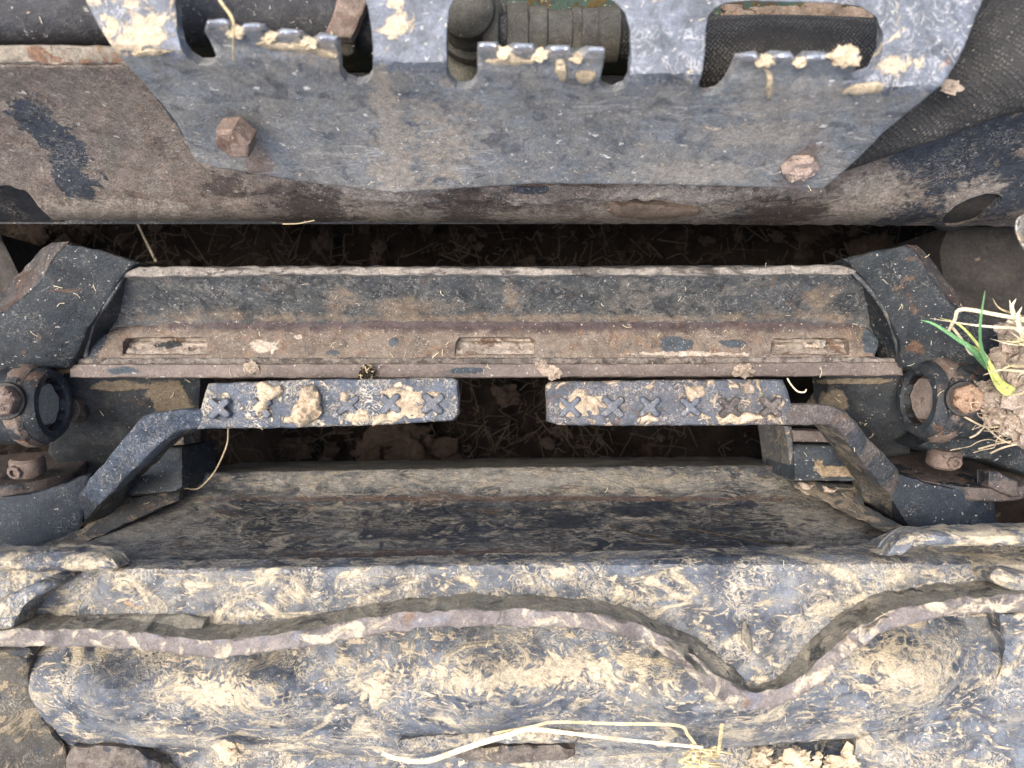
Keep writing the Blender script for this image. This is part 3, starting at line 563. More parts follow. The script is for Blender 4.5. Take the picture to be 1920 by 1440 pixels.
S2 = [(850, 2), (842, 20), (838, 60), (838, 138), (843, 152), (856, 164), (871, 167), (885, 162), (893, 152)] + T2 + [(1123, 156), (1132, 167), (1150, 173), (1170, 165), (1179, 148), (1183, 110), (1182, 60), (1172, 25), (1150, 3), (1120, -10), (980, -14), (875, -12)]
S3 = [(1340, 16), (1329, 30), (1324, 55), (1322, 100), (1316, 140), (1308, 164), (1313, 175), (1326, 179), (1345, 175)] + T3 + [(1608, 150), (1636, 138), (1652, 105), (1655, 65), (1644, 34), (1614, 13), (1560, 6), (1400, 2), (1360, 6)]
PO = [(130, -70), (160, 0), (185, 50), (215, 95), (255, 140), (300, 190), (332, 228), (352, 270), (366, 300), (400, 314), (480, 326), (600, 345), (690, 356), (745, 361), (850, 354), (1000, 344), (1250, 346), (1420, 351), (1542, 355), (1600, 305), (1660, 245), (1730, 188), (1765, 160), (1795, 115), (1815, 70), (1850, -20), (1865, -70)]
pl = slab('plate', PO, SZ, M['stepface'], sp, holes=[S1, S2, S3], step=11, off=(0, .009, -.008), er=3.5, ez=.0015, rou=(.0012, 40), wob=1.2)
# the tread half is polished by boots and has sky reflection put into its bluish colour
pl.data.materials.append(M['steptop'])
for p in pl.data.polygons:
    c = Vector(pl.data.vertices[p.vertices[0]].co) + wloc(sp)
    if c.z > .6515 and c.y > .20:
        s = F / (H - c.z); u, v = c.x * s + 960, 720 - c.y * s
        if not inT(np.array([u]), np.array([v]))[0]: p.material_index = 1
TEETH = [(385, 428, 36, 56), (452, 491, 44, 64), (521, 562, 55, 74), (595, 631, 66, 86), (896, 932, 80, 100), (962, 1001, 82, 103), (1030, 1069, 86, 106), (1099, 1134, 88, 108), (1383, 1421, 100, 116), (1450, 1488, 100, 116), (1510, 1552, 102, 118), (1572, 1611, 100, 116)]
for (a, b, t, bt) in TEETH:
    zz = .66 + .0006 * (vb((a + b) / 2) - (t + bt) / 2) + .003
    zz2 = .66 + .0006 * (vb((a + b) / 2) - bt) - .001
    slab('tooth', [(a + 3, t + 3), (a + 8, t), (b - 6, t - 1), (b - 1, t + 3), (b, bt), (a, bt)], prof([(t - 2, zz), (t + 7, zz), (bt, zz2)]), M['tooth'], pl, step=5, off=(0, .004, -.014), er=5, ez=.002, rou=(.001, 150), wob=2)
for (u, v, r_) in [(441, 60, 15), (507, 70, 13), (580, 80, 14), (946, 100, 14), (1014, 104, 14), (1082, 108, 11), (1436, 114, 14), (1500, 116, 12), (1582, 106, 24)]:
    zz = .66 + .0006 * (vb(u) - v) - .001
    clod('mud_plug', P(u, v, zz), mm(r_, zz), M['toothmud'], pl, sub=3, amp=.45, flat=(1.25, .9, .6), sd=u)
MC = [[(470, 78), (560, 80), (640, 100), (630, 112), (560, 96), (490, 92)], [(900, 112), (960, 108), (1010, 112), (1000, 122), (940, 122), (905, 120)], [(1040, 112), (1062, 112), (1066, 150), (1050, 155), (1042, 140)], [(1078, 134), (1118, 132), (1122, 150), (1090, 158), (1080, 150)], [(1586, 165), (1640, 150), (1660, 160), (1650, 176), (1600, 180), (1575, 178)], [(1425, 120), (1445, 128), (1452, 160), (1440, 190), (1432, 170), (1436, 145)], [(240, 100), (290, 92), (330, 98), (300, 106), (262, 108)]]
for q in MC:
    slab('mud_smear', q, lambda u, v: SZ(u, v) + .0035, M['toothmud'], pl, step=6, off=(0, .006, -.006), er=8, ez=.004, rou=(.0025, 110), wob=5, sm=1)
b = bolt('bolt', P(444, 256, .582), (-.16, -.82, .52), .0168, .012, M['bolt'], sp, ph=.3)
bolt('bolt', P(1497, 302, .552), (.05, -.90, .42), .0165, .013, M['boltmud'], sp, ph=.1)
clod('mud_plug', P(1498, 312, .555), .013, M['boltmud'], sp, sub=3, amp=.5, flat=(1.15, 1, .6), sd=5)

# ------------------------------------------------------------------ things behind the step
hh = tube('hydraulic_hose', pix([(-160, 22, .585), (60, 26, .585), (210, 26, .58), (420, 28, .575), (600, 34, .57), (760, 42, .565)]), .026, M['hose'], loc=P(200, 26, .58), seg=28, n=8)
tag(hh, 'thick black rubber hose running behind the left slot of the step', 'hose')
hc = empty('hose_clamp', P(650, 60, .60), 'small rusty strap clamp over the black hose in the left slot', 'clamp')
slab('strap', [(640, -30), (700, -30), (690, 5), (672, 45), (658, 72), (635, 70), (610, 62), (622, 35)], prof([(-30, .612), (20, .612), (72, .60)]), M['rustclamp'], hc, step=8, off=(0, 0, -.008), er=4, ez=.002, rou=(.002, 100), wob=3)
slab('tab', [(636, 70), (664, 74), (664, 102), (650, 107), (634, 100)], prof([(70, .592), (107, .575)]), M['fit'], hc, step=8, off=(0, .01, -.012), er=4, ez=.002)

hf = empty('hose_fitting', P(1000, 65, .54), 'olive grey hydraulic fitting with elbow and hex nut behind the middle slot', 'pipe fitting')
ZF = .53; cx = P(1000, 66, ZF); px = (H - ZF) / F
def seg(name, u0, u1, r, mat, sg=32, ph=0, ch=3):
    a = (u0 - 1000) * px; bb = (u1 - 1000) * px; c_ = ch * px
    return lathe(name, cx, (1, 0, 0), [(r * px - c_, a), (r * px, a + c_), (r * px, bb - c_), (r * px - c_, bb)], mat, hf, seg=sg, ph=ph, ang=25)
seg('collar', 905, 936, 54, M['fit']); seg('neck', 934, 953, 40, M['recess']); seg('hex_nut', 951, 991, 58, M['fit'], 6, .26)
seg('sleeve', 989, 1026, 49, M['fit']); seg('body', 1024, 1072, 44, M['fit']); seg('ring', 1070, 1090, 47, M['fit'], 6, .5); seg('ferrule', 1088, 1120, 46, M['ferrule']); seg('end_ring', 1118, 1160, 49, M['fit'])
seg('hose', 1158, 1330, 44, M['bsleeve'])
lathe('elbow_cap', P(878, 22, .555), (-.12, -.2, 1), [(.030, -.06), (.030, -.012), (.027, -.008), (.0245, -.004), (.0245, .010), (.020, .0145), (.010, .017), (0.0001, .0175)], M['fit'], hf, seg=36)
lathe('elbow_flange', P(884, 40, .535), (-.12, -.2, 1), [(.036, -.05), (.036, -.004), (.033, 0), (.02, .001)], M['fit'], hf, seg=36)
lathe('elbow_nut', P(884, 62, .515), (-.1, -.3, 1), [(.034, -.05), (.034, 0), (.03, .003), (.01, .003)], M['fit'], hf, seg=6, ang=20)
clod('pipe_stub', P(855, 130, .49), .030, M['fitlight'], hf, sub=4, amp=.04, flat=(1, 1.25, .8), sd=2)

ws = tube('hose_sleeve', pix([(1180, 108, .535), (1300, 104, .54), (1450, 102, .545), (1600, 106, .54), (1750, 112, .53)]), .033, M['sleeve'], loc=P(1480, 105, .54), seg=30, n=8)
tag(ws, 'dusty grey woven hose sleeve seen through the right slot', 'hose sleeve', None)
bs_ = tube('hose_sleeve', pix([(1560, 300, .50), (1660, 238, .545), (1740, 192, .565), (1820, 140, .585), (1900, 98, .60), (2020, 50, .61)]), lambda t: .014 + .040 * min(1, t * 1.15) ** .8, M['bsleeve'], loc=P(1800, 150, .57), seg=30, n=8, flat=.7)
tag(bs_, 'black woven hose sleeve coming out beside the right edge of the step', 'hose sleeve')
bp = slab('body_panel', [(-900, -1500), (2800, -1500), (2800, 40), (2200, 40), (1890, 48), (1830, 46), (1400, 42), (1180, 36), (900, 34), (700, 30), (-900, 30)], .46, M['panel'], loc=P(1300, 0, .46), step=45, off=(0, 0, -.14), er=3)
tag(bp, 'green painted machine panel flaking to yellow and rust behind the step', 'panel')
dh = empty('dirt_heap', P(1530, 40, .50), 'heap of dry brown dirt on the ledge behind the right slot', 'dirt')
for i, (u, v, r_) in enumerate([(1430, 34, 30), (1480, 40, 36), (1540, 36, 40), (1600, 44, 36), (1640, 58, 30), (1500, 58, 22), (1570, 62, 24), (1380, 30, 26)]):
    clod('lump', P(u, v, .50), mm(r_, .5), M['clod'], dh, sub=3, amp=.5, flat=(1.2, .8, .7), sd=i + 20)

# ------------------------------------------------------------------ coupler frame
cf = empty('coupler_frame', P(960, 600, .36), 'wide black steel coupler crossmember with rusty slotted lip in the centre', 'machine frame')
slab('beam_face', [(205, 556), (232, 514), (600, 512), (1000, 513), (1590, 510), (1625, 540), (1662, 590), (1680, 640), (1500, 608), (960, 606), (400, 608), (165, 645)], prof([(505, .452), (515, .449), (590, .405), (604, .398), (650, .390)]), M['coupler'], cf, step=11, off=(0, .012, -.03), er=3, ez=.001, rou=(.002, 40), wob=2)
slab('top_edge', [(232, 509), (262, 500), (600, 500), (1000, 502), (1400, 500), (1575, 496), (1606, 506), (1602, 515), (1000, 517), (600, 516), (226, 520)], .4545, M['topedge'], cf, step=8, off=(0, 0, -.06), er=5, ez=.003, rou=(.003, 80), wob=3)
LZ = prof([(596, .4005), (606, .3975), (618, .399), (640, .406), (668, .4135)])
def rr(a, b, c, d): return [(a + 6, b), (c - 8, b), (c, b + 7), (c - 2, d), (a - 2, d), (a, b + 9)]
SL = [rr(232, 633, 390, 668), rr(856, 633, 1003, 668), rr(1448, 635, 1592, 665)]
slab('rusty_lip', [(172, 640), (225, 612), (300, 603), (700, 598), (1000, 602), (1300, 600), (1590, 601), (1632, 618), (1648, 640), (1640, 668), (1600, 670), (1000, 674), (400, 673), (150, 672), (160, 655)], LZ, M['lip'], cf, holes=[[(x, y if y < 660 else 664) for x, y in q] for q in SL], step=9, off=(0, 0, -.012), er=3, ez=.0018, rou=(.0014, 60), wob=2)
for i, q in enumerate(SL):
    a, b_, c_, d_ = q[0][0] - 10, q[0][1] - 4, q[2][0] + 4, q[3][1] + 2
    tr = slab('slot_floor', [(a, b_), (c_, b_), (c_, d_), (a, d_)], prof([(b_, .386), (b_ + 11, .3855), (b_ + 13, .392), (b_ + 24, .395), (b_ + 26, .403), (d_, .409)]), M['slotmud'], cf, step=5, off=(0, 0, -.006), er=0, rou=(.003, 110))
slab('weld_bead', [(130, 670), (400, 669), (1000, 669), (1610, 667), (1680, 672), (1690, 684), (1000, 685), (130, 686)], prof([(664, .411), (674, .4165), (685, .412)]), M['weld'], cf, step=6, off=(0, 0, -.02), er=4, ez=.003, rou=(.0035, 120), wob=2.5)
slab('front_bar', [(130, 683), (700, 682), (1200, 682), (1690, 678), (1694, 704), (1200, 707), (700, 709), (132, 708)], .4175, M['bar'], cf, step=9, off=(0, 0, -.05), er=4, ez=.0015, rou=(.0008, 50), wob=1.5)
# end plates
slab('end_plate', [(-260, 600), (0, 588), (40, 560), (75, 528), (105, 478), (128, 456), (190, 470), (262, 492), (234, 512), (206, 556), (168, 612), (150, 660), (128, 692), (80, 688), (0, 702), (-260, 740)], tps([(-260, 650, .44), (60, 640, .452), (130, 470, .468), (250, 495, .458), (140, 660, .43), (190, 560, .452), (0, 600, .455)]), M['couplerdark'], cf, step=12, off=(0, 0, -.05), er=5, ez=.003, rou=(.003, 30), wob=3)
slab('plate_edge', [(-260, 600), (0, 548), (40, 508), (78, 468), (98, 454), (128, 453), (108, 478), (78, 528), (42, 560), (0, 590), (-260, 660)], tps([(-260, 610, .40), (0, 552, .425), (90, 458, .440), (126, 455, .466), (80, 524, .460), (0, 585, .452)]), M['endrust'], cf, step=10, off=(0, 0, -.12), er=5, ez=.003, rou=(.003, 50), wob=4)
slab('end_plate', [(1580, 484), (1640, 470), (1698, 459), (1712, 466), (1740, 510), (1785, 568), (1835, 600), (1920, 640), (2200, 720), (2200, 960), (1960, 905), (1850, 862), (1760, 850), (1722, 838), (1764, 800), (1764, 735), (1742, 700), (1690, 690), (1684, 640), (1664, 588), (1628, 535), (1602, 505)], tps([(1590, 488, .455), (1700, 465, .468), (1790, 575, .462), (1690, 680, .43), (1920, 660, .45), (1750, 840, .40), (1920, 860, .40), (2200, 850, .39), (1720, 600, .452)]), M['couplerdark'], cf, step=13, off=(0, 0, -.05), er=5, ez=.003, rou=(.003, 30), wob=3)
slab('plate_edge', [(1700, 458), (1718, 459), (1742, 482), (1790, 545), (1812, 575), (1850, 592), (1940, 625), (1920, 640), (1835, 602), (1784, 570), (1738, 512), (1710, 468)], tps([(1716, 459, .455), (1745, 484, .435), (1800, 555, .43), (1850, 594, .43), (1740, 510, .460), (1790, 572, .456)]), M['endrust'], cf, step=9, off=(0, 0, -.1), er=4, ez=.003, rou=(.003, 50), wob=3)
# welds where the crossmember meets the end plates
tube('weld_seam', pix([(232, 516, .450), (206, 560, .448), (178, 600, .435), (165, 640, .420), (160, 668, .414)]), .0024, M['coupler'], cf, seg=8, n=6)
tube('weld_seam', pix([(1600, 512, .452), (1632, 545, .450), (1664, 592, .442), (1680, 640, .430), (1686, 676, .42)]), .0024, M['coupler'], cf, seg=8, n=6)
# pin bosses
def boss(sgn, u, v, z, R1, pm, bu, bolt_mat, bz, br):
    c = P(u, v, z); ax = (-sgn * .998, .04, -.02 if sgn < 0 else .06)
    bb = lathe('pin_boss', c, ax, [(R1, -.07), (R1, -.006), (R1 - .004, 0), (R1 * .72, .0005), (R1 * .66, -.004), (R1 * .64, -.04)], M['boss'], cf, seg=40, rough=.0015)
    lathe('boss_rim', c, ax, [(R1 + .002, -.030), (R1 + .005, -.026), (R1 + .005, -.016), (R1 + .001, -.012)], M['bossrust'], bb, seg=40, rough=.002)
    lathe('bore', c, ax, [(R1 * .66, -.003), (R1 * .655, -.05), (.002, -.05)], M['bore'], bb, seg=36, caps=False)
    lathe('pin', c, ax, [(R1 * .56, -.05), (R1 * .56, -.010), (R1 * .53, -.007), (.0005, -.0065)], pm, bb, seg=36, rough=.003)
    return bb
boss(-1, 102, 758, .432, .040, M['pinface'], 25, M['bolt'], .46, .018)
boss(1, 1718, 748, .432, .041, M['pinrust'], 1797, M['boltorange'], .46, .018)
slab('boss_saddle', [(-160, 706), (0, 700), (24, 690), (34, 694), (36, 730), (36, 780), (34, 812), (24, 818), (0, 804), (-160, 800)], tps([(-160, 750, .474), (0, 752, .477), (60, 690, .455), (50, 760, .4765), (60, 818, .44), (0, 700, .452), (0, 800, .448)]), M['bossrust'], cf, step=9, off=(0, 0, -.05), er=7, ez=.006, rou=(.003, 50), wob=4)
slab('boss_saddle', [(1778, 690), (1800, 688), (1838, 706), (1856, 750), (1846, 800), (1800, 824), (1780, 822), (1777, 790), (1777, 740)], tps([(1762, 690, .458), (1800, 750, .479), (1850, 750, .470), (1800, 824, .444), (1766, 760, .478)]), M['boss'], cf, step=9, off=(0, 0, -.05), er=8, ez=.006, rou=(.003, 50), wob=4)
lb = bolt('bolt', P(10, 752, .476), (.16, .0, 1), .0165, .016, M['bolt'], cf, ph=.15, washer=M['bore'])
bolt('bolt', P(1808, 748, .478), (-.2, .0, 1), .0155, .014, M['boltorange'], cf, ph=.35, washer=M['bore'])
# embossed marks on the left bolt head
def mark(txt, u, v, z, rot, size, par):
    cu = bpy.data.curves.new('mark', 'FONT'); cu.body = txt; cu.size = size; cu.extrude = .0005; cu.align_x = 'CENTER'; cu.align_y = 'CENTER'
    t = bpy.data.objects.new('mark', cu); COL.objects.link(t)
    dg = bpy.context.evaluated_depsgraph_get(); me = bpy.data.meshes.new_from_object(t.evaluated_get(dg)); bpy.data.objects.remove(t)
    me.transform(Matrix.Rotation(R(rot), 4, 'Z')); me.materials.clear(); me.materials.append(M['bolt'])
    o = bpy.data.objects.new('marking', me); COL.objects.link(o); o.parent = par; o.location = P(u, v, z) - wloc(par)
mark('JH', 14, 738, .4925, -32, .0085, lb); mark('8S', 1, 764, .4935, 118, .0075, lb)
# inner walls, blocks and foot plates under the levers
slab('inner_wall', [(120, 700), (376, 706), (374, 770), (352, 858), (342, 885), (150, 905), (90, 850)], tps([(120, 700, .40), (370, 706, .36), (340, 885, .26), (150, 900, .29), (240, 800, .34)]), M['cavewall'], cf, step=12, off=(0, 0, -.04), er=3, rou=(.004, 25))
slab('grease_lug', [(136, 744), (146, 750), (154, 766), (146, 786), (136, 796), (130, 770)], .385, M['bossrust'], cf, step=6, off=(0, 0, -.02), er=5, ez=.003, sm=1)
slab('inner_wall', [(1548, 700), (1706, 700), (1706, 850), (1660, 858), (1560, 802), (1488, 800), (1486, 770), (1530, 765), (1550, 735)], tps([(1550, 700, .37), (1700, 705, .40), (1690, 850, .32), (1490, 790, .27), (1600, 780, .34)]), M['cavewall'], cf, step=12, off=(0, 0, -.04), er=3, rou=(.004, 25))
slab('guide_block', [(236, 842), (280, 838), (342, 838), (343, 912), (330, 922), (234, 930)], prof([(838, .33), (930, .365)]), M['block'], cf, step=9, off=(0, 0, -.1), er=4, ez=.003, rou=(.0015, 50), wob=1.5)
slab('guide_strip', [(300, 806), (345, 800), (345, 834), (290, 838)], .345, M['foot'], cf, step=7, off=(0, 0, -.05), er=3, ez=.002, rou=(.002, 80))
slab('foot_plate', [(342, 918), (336, 938), (230, 985), (120, 1040), (20, 1060), (60, 1030), (150, 992), (235, 935)], tps([(340, 928, .345), (120, 1036, .43), (235, 940, .36), (40, 1045, .44)]), M['foot'], cf, step=9, off=(0, 0, -.012), er=4, ez=.002, rou=(.002, 60), wob=3)
slab('guide_block', [(1486, 832), (1590, 834), (1616, 860), (1622, 902), (1490, 902)], prof([(832, .33), (905, .365)]), M['block'], cf, step=9, off=(0, 0, -.1), er=4, ez=.003, rou=(.0015, 50), wob=1.5)
slab('guide_strip', [(1484, 806), (1552, 808), (1574, 830), (1488, 828)], .342, M['bar'], cf, step=7, off=(0, 0, -.05), er=3, ez=.002, rou=(.002, 80))
slab('guide_edge', [(1470, 798), (1484, 800), (1492, 905), (1484, 902), (1478, 850)], .335, M['lowplate'], cf, step=7, off=(0, 0, -.1), er=2, rou=(.002, 80))
slab('foot_plate', [(1487, 902), (1560, 905), (1618, 915), (1622, 948), (1660, 968), (1720, 1000), (1690, 1014), (1600, 966), (1490, 914)], tps([(1490, 908, .345), (1700, 1005, .43), (1600, 930, .365)]), M['foot'], cf, step=8, off=(0, 0, -.012), er=4, ez=.002, rou=(.003, 60), wob=4)
for (q, z_) in [([(1500, 906), (1525, 910), (1522, 926), (1508, 922)], .352), ([(1555, 932), (1580, 940), (1578, 958), (1560, 950)], .368), ([(1545, 912), (1570, 914), (1564, 924), (1548, 922)], .360)]:
    mudcake('dirt_crust', q, z_, M['lumpmud'], cf, .003, .002, 5)

# ------------------------------------------------------------------ latch levers
def xridge(u, v, z, mat, par, s=22, w=6.5, tilt=0):
    o = []
    pts = []
    for k in range(4):
        a = R(45 + 90 * k + tilt); d = (math.cos(a) * s * 1.08, math.sin(a) * s); n = (-math.sin(a) * w, math.cos(a) * w)
        a2 = R(90 + 90 * k + tilt)
        pts += [(u + d[0] - n[0], v + d[1] - n[1]), (u + d[0] * 1.12, v + d[1] * 1.12), (u + d[0] + n[0], v + d[1] + n[1]), (u + math.cos(a2) * w * 1.5, v + math.sin(a2) * w * 1.5)]
    return slab('tread_ridge', pts, z + .0060, mat, par, step=4, off=(0, 0, -.009), er=3.5, ez=.0022, rou=(.0004, 130), wob=.8)

lev = empty('latch_lever', P(20, 893, .36), 'blue latch lever with thick clay mud on its grip, cranked down to a black hub', 'lever', 'foot levers of the coupler')
g1 = slab('grip', [(391, 719), (560, 712), (846, 708), (857, 714), (860, 742), (859, 776), (850, 788), (740, 795), (620, 800), (500, 803), (371, 804), (376, 766)], tps([(391, 719, .468), (850, 708, .476), (850, 788, .476), (371, 803, .468), (600, 757, .474)]), M['grip'], lev, step=9, off=(0, 0, -.018), er=7, ez=.003, rou=(.0009, 70), wob=1.5)
for (u, v) in [(410, 766), (489, 765), (572, 762), (652, 760), (731, 757), (811, 757)]: xridge(u, v, .4735 - (.002 if u in (489, 652) else 0), M['ridgepaint'], g1, s=22 + random.uniform(-2, 1.5), w=6.3 + random.uniform(-.8, .8), tilt=random.uniform(-5, 5))
for (q, h_, a_) in [([(484, 720), (524, 720), (526, 738), (506, 760), (490, 778), (470, 776), (488, 752), (480, 735)], .0045, .003),
                    ([(556, 722), (590, 720), (600, 735), (596, 750), (608, 765), (600, 782), (585, 790), (562, 800), (535, 796), (542, 780), (548, 762), (560, 748)], .011, .007),
                    ([(640, 735), (662, 742), (650, 752), (634, 745)], .004, .002), ([(660, 765), (690, 768), (700, 785), (684, 795), (660, 790), (650, 776)], .0035, .003),
                    ([(712, 730), (742, 726), (790, 728), (788, 745), (796, 770), (786, 788), (760, 784), (740, 790), (712, 782), (735, 765), (728, 748)], .0028, .002), ([(800, 730), (830, 732), (836, 752), (822, 756), (812, 742)], .004, .003), ([(690, 780), (720, 775), (735, 790), (700, 798)], .004, .003)]:
    mudcake('mud_cake', q, .4745, M['claymud'], g1, h_, a_)
slab('arm', [(396, 768), (376, 766), (335, 767), (295, 771), (270, 780), (252, 797), (228, 828), (196, 868), (170, 896), (146, 930), (138, 965), (146, 992), (172, 966), (208, 926), (248, 886), (286, 848), (312, 824), (336, 810), (372, 803), (396, 801)], tps([(386, 766, .4675), (382, 804, .4675), (270, 785, .467), (300, 830, .463), (200, 870, .436), (230, 900, .43), (152, 935, .404), (142, 965, .386), (150, 988, .386)]), M['arm'], lev, step=8, off=(0, 0, -.02), er=9, ez=.004, rou=(.0014, 110), wob=2)
slab('arm_flank', [(372, 804), (336, 808), (310, 824), (286, 846), (248, 884), (208, 924), (172, 964), (140, 996), (120, 1010), (150, 1002), (228, 962), (231, 934), (238, 906), (276, 872), (304, 842), (332, 818), (350, 810)], tps([(340, 806, .455), (286, 847, .447), (210, 924, .415), (145, 992, .39), (332, 816, .44), (276, 872, .40), (238, 907, .37), (226, 962, .355), (150, 1004, .37)]), M['flank'], lev, step=7, off=(0, 0, -.02), er=3, ez=.001, rou=(.003, 80), wob=3)
def hub(uc, ztop, outline, parent):
    xc = P(uc, 950, ztop).x; Rr = .17
    def zf(u, v):
        z = np.full(len(u), ztop)
        for _ in range(3):
            x = (u - 960) * (H - z) / F - xc; z = ztop - Rr + np.sqrt(np.maximum(Rr * Rr - x * x, .0009))
        return z - (v - 900) * .00004
    return slab('hub', outline, zf, M['hub'], parent, step=11, off=(0, 0, -.07), er=7, ez=.004, rou=(.002, 30), wob=2)
hub(20, .412, [(-130, 905), (-60, 924), (0, 930), (50, 926), (110, 910), (150, 892), (172, 886), (172, 930), (150, 998), (110, 1020), (60, 1035), (-130, 1040)], lev)
axh = (0, .985, .17)
def pivot(uc, parent, left=True):
    c = P(uc, 880, .34)
    ws_ = lathe('pivot_washer', c, axh, [(.060, -.014), (.0775, -.014), (.0795, -.012), (.0795, -.001), (.078, .001), (.02, .002)], M['washer'], parent, seg=64, rough=.0012)
    return ws_
pivot(20, lev)
def pin_head(u, v, z, parent, zu, zv):
    n = lathe('pin_head', P(u, v, z), (.03, .96, .2), [(.0145, -.008), (.0175, -.005), (.0175, .010), (.015, .013), (.002, .013)], M['nut'], parent, seg=24, rough=.0014)
    lathe('grease_nipple', P(zu, zv, z + .016), (-.05, -.35, .93), [(.0078, -.012), (.0078, .004), (.007, .005), (.0042, .005), (.0040, -.006), (.0004, -.006)], M['nut'], n, seg=8, ang=20)
pin_head(52, 878, .395, lev, 30, 884)

rv_ = empty('latch_lever', P(1790, 880, .36), 'brown rusted latch lever with worn grip, its black hub below the grass tuft', 'lever', 'foot levers of the coupler')
g2 = slab('grip', [(1032, 716), (1200, 713), (1440, 711), (1468, 712), (1477, 735), (1483, 760), (1477, 796), (1400, 797), (1150, 798), (1046, 797), (1026, 790), (1024, 740), (1025, 722)], tps([(1030, 717, .476), (1470, 712, .468), (1478, 796, .468), (1030, 795, .476), (1250, 757, .474)]), M['grip2'], rv_, step=9, off=(0, 0, -.018), er=7, ez=.003, rou=(.0009, 70), wob=1.5)
for (u, v) in [(1069, 763), (1149, 763), (1219, 763), (1295, 763), (1369, 764), (1447, 764)]: xridge(u, v, .4735, M['ridgepaint'] if u < 1330 else M['arm2'], g2, s=22 + random.uniform(-2, 1.5), w=6.3 + random.uniform(-.8, .8), tilt=random.uniform(-5, 5))
for (q, h_, a_) in [([(1052, 740), (1080, 732), (1110, 738), (1130, 758), (1118, 780), (1090, 782), (1062, 784), (1050, 768)], .0028, .002), ([(1280, 726), (1318, 722), (1322, 740), (1300, 756), (1284, 742)], .005, .003), ([(1385, 718), (1416, 720), (1414, 736), (1392, 734)], .005, .003), ([(1355, 776), (1400, 772), (1430, 776), (1440, 790), (1380, 794), (1350, 790)], .003, .002), ([(1200, 780), (1236, 776), (1240, 790), (1206, 792)], .004, .002)]:
    mudcake('mud_cake', q, .4742, M['claymud'] if q[0][0] != 1385 else M['lumpmud'], g2, h_, a_)
slab('arm', [(1462, 760), (1480, 757), (1530, 756), (1562, 760), (1588, 774), (1606, 794), (1626, 820), (1658, 853), (1684, 880), (1690, 905), (1672, 934), (1650, 910), (1630, 886), (1598, 844), (1572, 808), (1556, 797), (1476, 797), (1462, 795)], tps([(1470, 757, .4675), (1468, 797, .4675), (1590, 776, .466), (1575, 808, .462), (1640, 840, .442), (1630, 886, .432), (1690, 890, .405), (1672, 932, .400)]), M['arm2'], rv_, step=8, off=(0, 0, -.02), er=8, ez=.004, rou=(.0012, 110), wob=2)
slab('arm_flank', [(1540, 797), (1556, 797), (1572, 808), (1598, 844), (1630, 886), (1672, 934), (1684, 945), (1700, 968), (1735, 994), (1680, 974), (1618, 938), (1612, 900), (1600, 876), (1568, 834)], tps([(1550, 797, .455), (1598, 843, .447), (1672, 932, .402), (1566, 832, .43), (1612, 900, .375), (1618, 938, .365), (1725, 990, .375)]), M['flank'], rv_, step=7, off=(0, 0, -.02), er=3, ez=.001, rou=(.003, 80), wob=3)
hub(1790, .412, [(1674, 884), (1700, 892), (1750, 908), (1800, 917), (1850, 912), (1880, 900), (1878, 915), (1866, 932), (1866, 984), (1860, 1010), (1720, 1010), (1700, 985), (1668, 935)], rv_)
pivot(1790, rv_)
slab('washer_tab', [(1852, 884), (1872, 884), (1906, 902), (1912, 930), (1898, 934), (1852, 912)], .425, M['washer'], rv_, step=7, off=(0, 0, -.02), er=4, ez=.003, rou=(.002, 90), wob=2)
pin_head(1769, 862, .395, rv_, 1788, 866)

# ------------------------------------------------------------------ attachment in front
at = empty('attachment_frame', P(960, 1100, .45), 'clay smeared blue attachment frame with a wavy torch-cut edge across the front', 'machine attachment')
slab('back_plate', [(342, 886), (700, 880), (1000, 875), (1489, 872), (1492, 912), (1700, 1005), (1760, 1045), (1700, 1075), (200, 1080), (60, 1065), (120, 1036), (334, 938)], prof([(870, .275), (925, .305), (935, .318), (945, .323), (1050, .460), (1085, .50)]), M['backplate'], at, step=13, off=(0, -.01, -.22), er=3, ez=.003, rou=(.0025, 22), wob=2)
CUT = [(-200, 1200), (0, 1197), (150, 1195), (260, 1200), (350, 1212), (400, 1218), (500, 1208), (600, 1192), (700, 1172), (800, 1160), (960, 1157), (1100, 1161), (1180, 1180), (1240, 1202), (1300, 1250), (1350, 1290), (1395, 1314), (1435, 1316), (1490, 1294), (1530, 1265), (1570, 1225), (1620, 1185), (1680, 1157), (1760, 1141), (1850, 1133), (1920, 1129), (2150, 1120)]
CUTs = [tuple(x) for x in smooth(CUT, 2, False)]
def railz(u, v):
    z = np.interp(v, [1030, 1042, 1060, 1120, 1200, 1330], [0.480, 0.505, 0.520, 0.522, 0.524, 0.536])
    return z
rl = slab('top_rail', [(-200, 1062), (0, 1062), (210, 1064), (300, 1066), (700, 1060), (1000, 1050), (1250, 1046), (1400, 1040), (1640, 1036), (1700, 1010), (1940, 1004), (2150, 1000)] + CUTs[::-1], railz, M['rail'], at, step=12, off=(0, 0, -.035), er=6, ez=.004, rou=(.0045, 26), wob=4)
slab('rail_pad', [(-200, 1031), (60, 1031), (150, 1030), (190, 1034), (216, 1048), (226, 1064), (190, 1072), (60, 1070), (-200, 1076)], prof([(1028, 0.520), (1050, 0.535), (1076, 0.532)]), M['pad'], at, step=8, off=(0, 0, -.022), er=7, ez=.005, rou=(.003, 60), wob=4)
slab('rail_pad', [(1664, 1034), (1684, 1010), (1712, 996), (1920, 988), (2150, 982), (2150, 1020), (1920, 1022), (1720, 1024), (1690, 1040), (1650, 1042)], prof([(985, 0.518), (1005, 0.532), (1040, 0.532)]), M['pad'], at, step=8, off=(0, 0, -.022), er=7, ez=.005, rou=(.003, 60), wob=4)
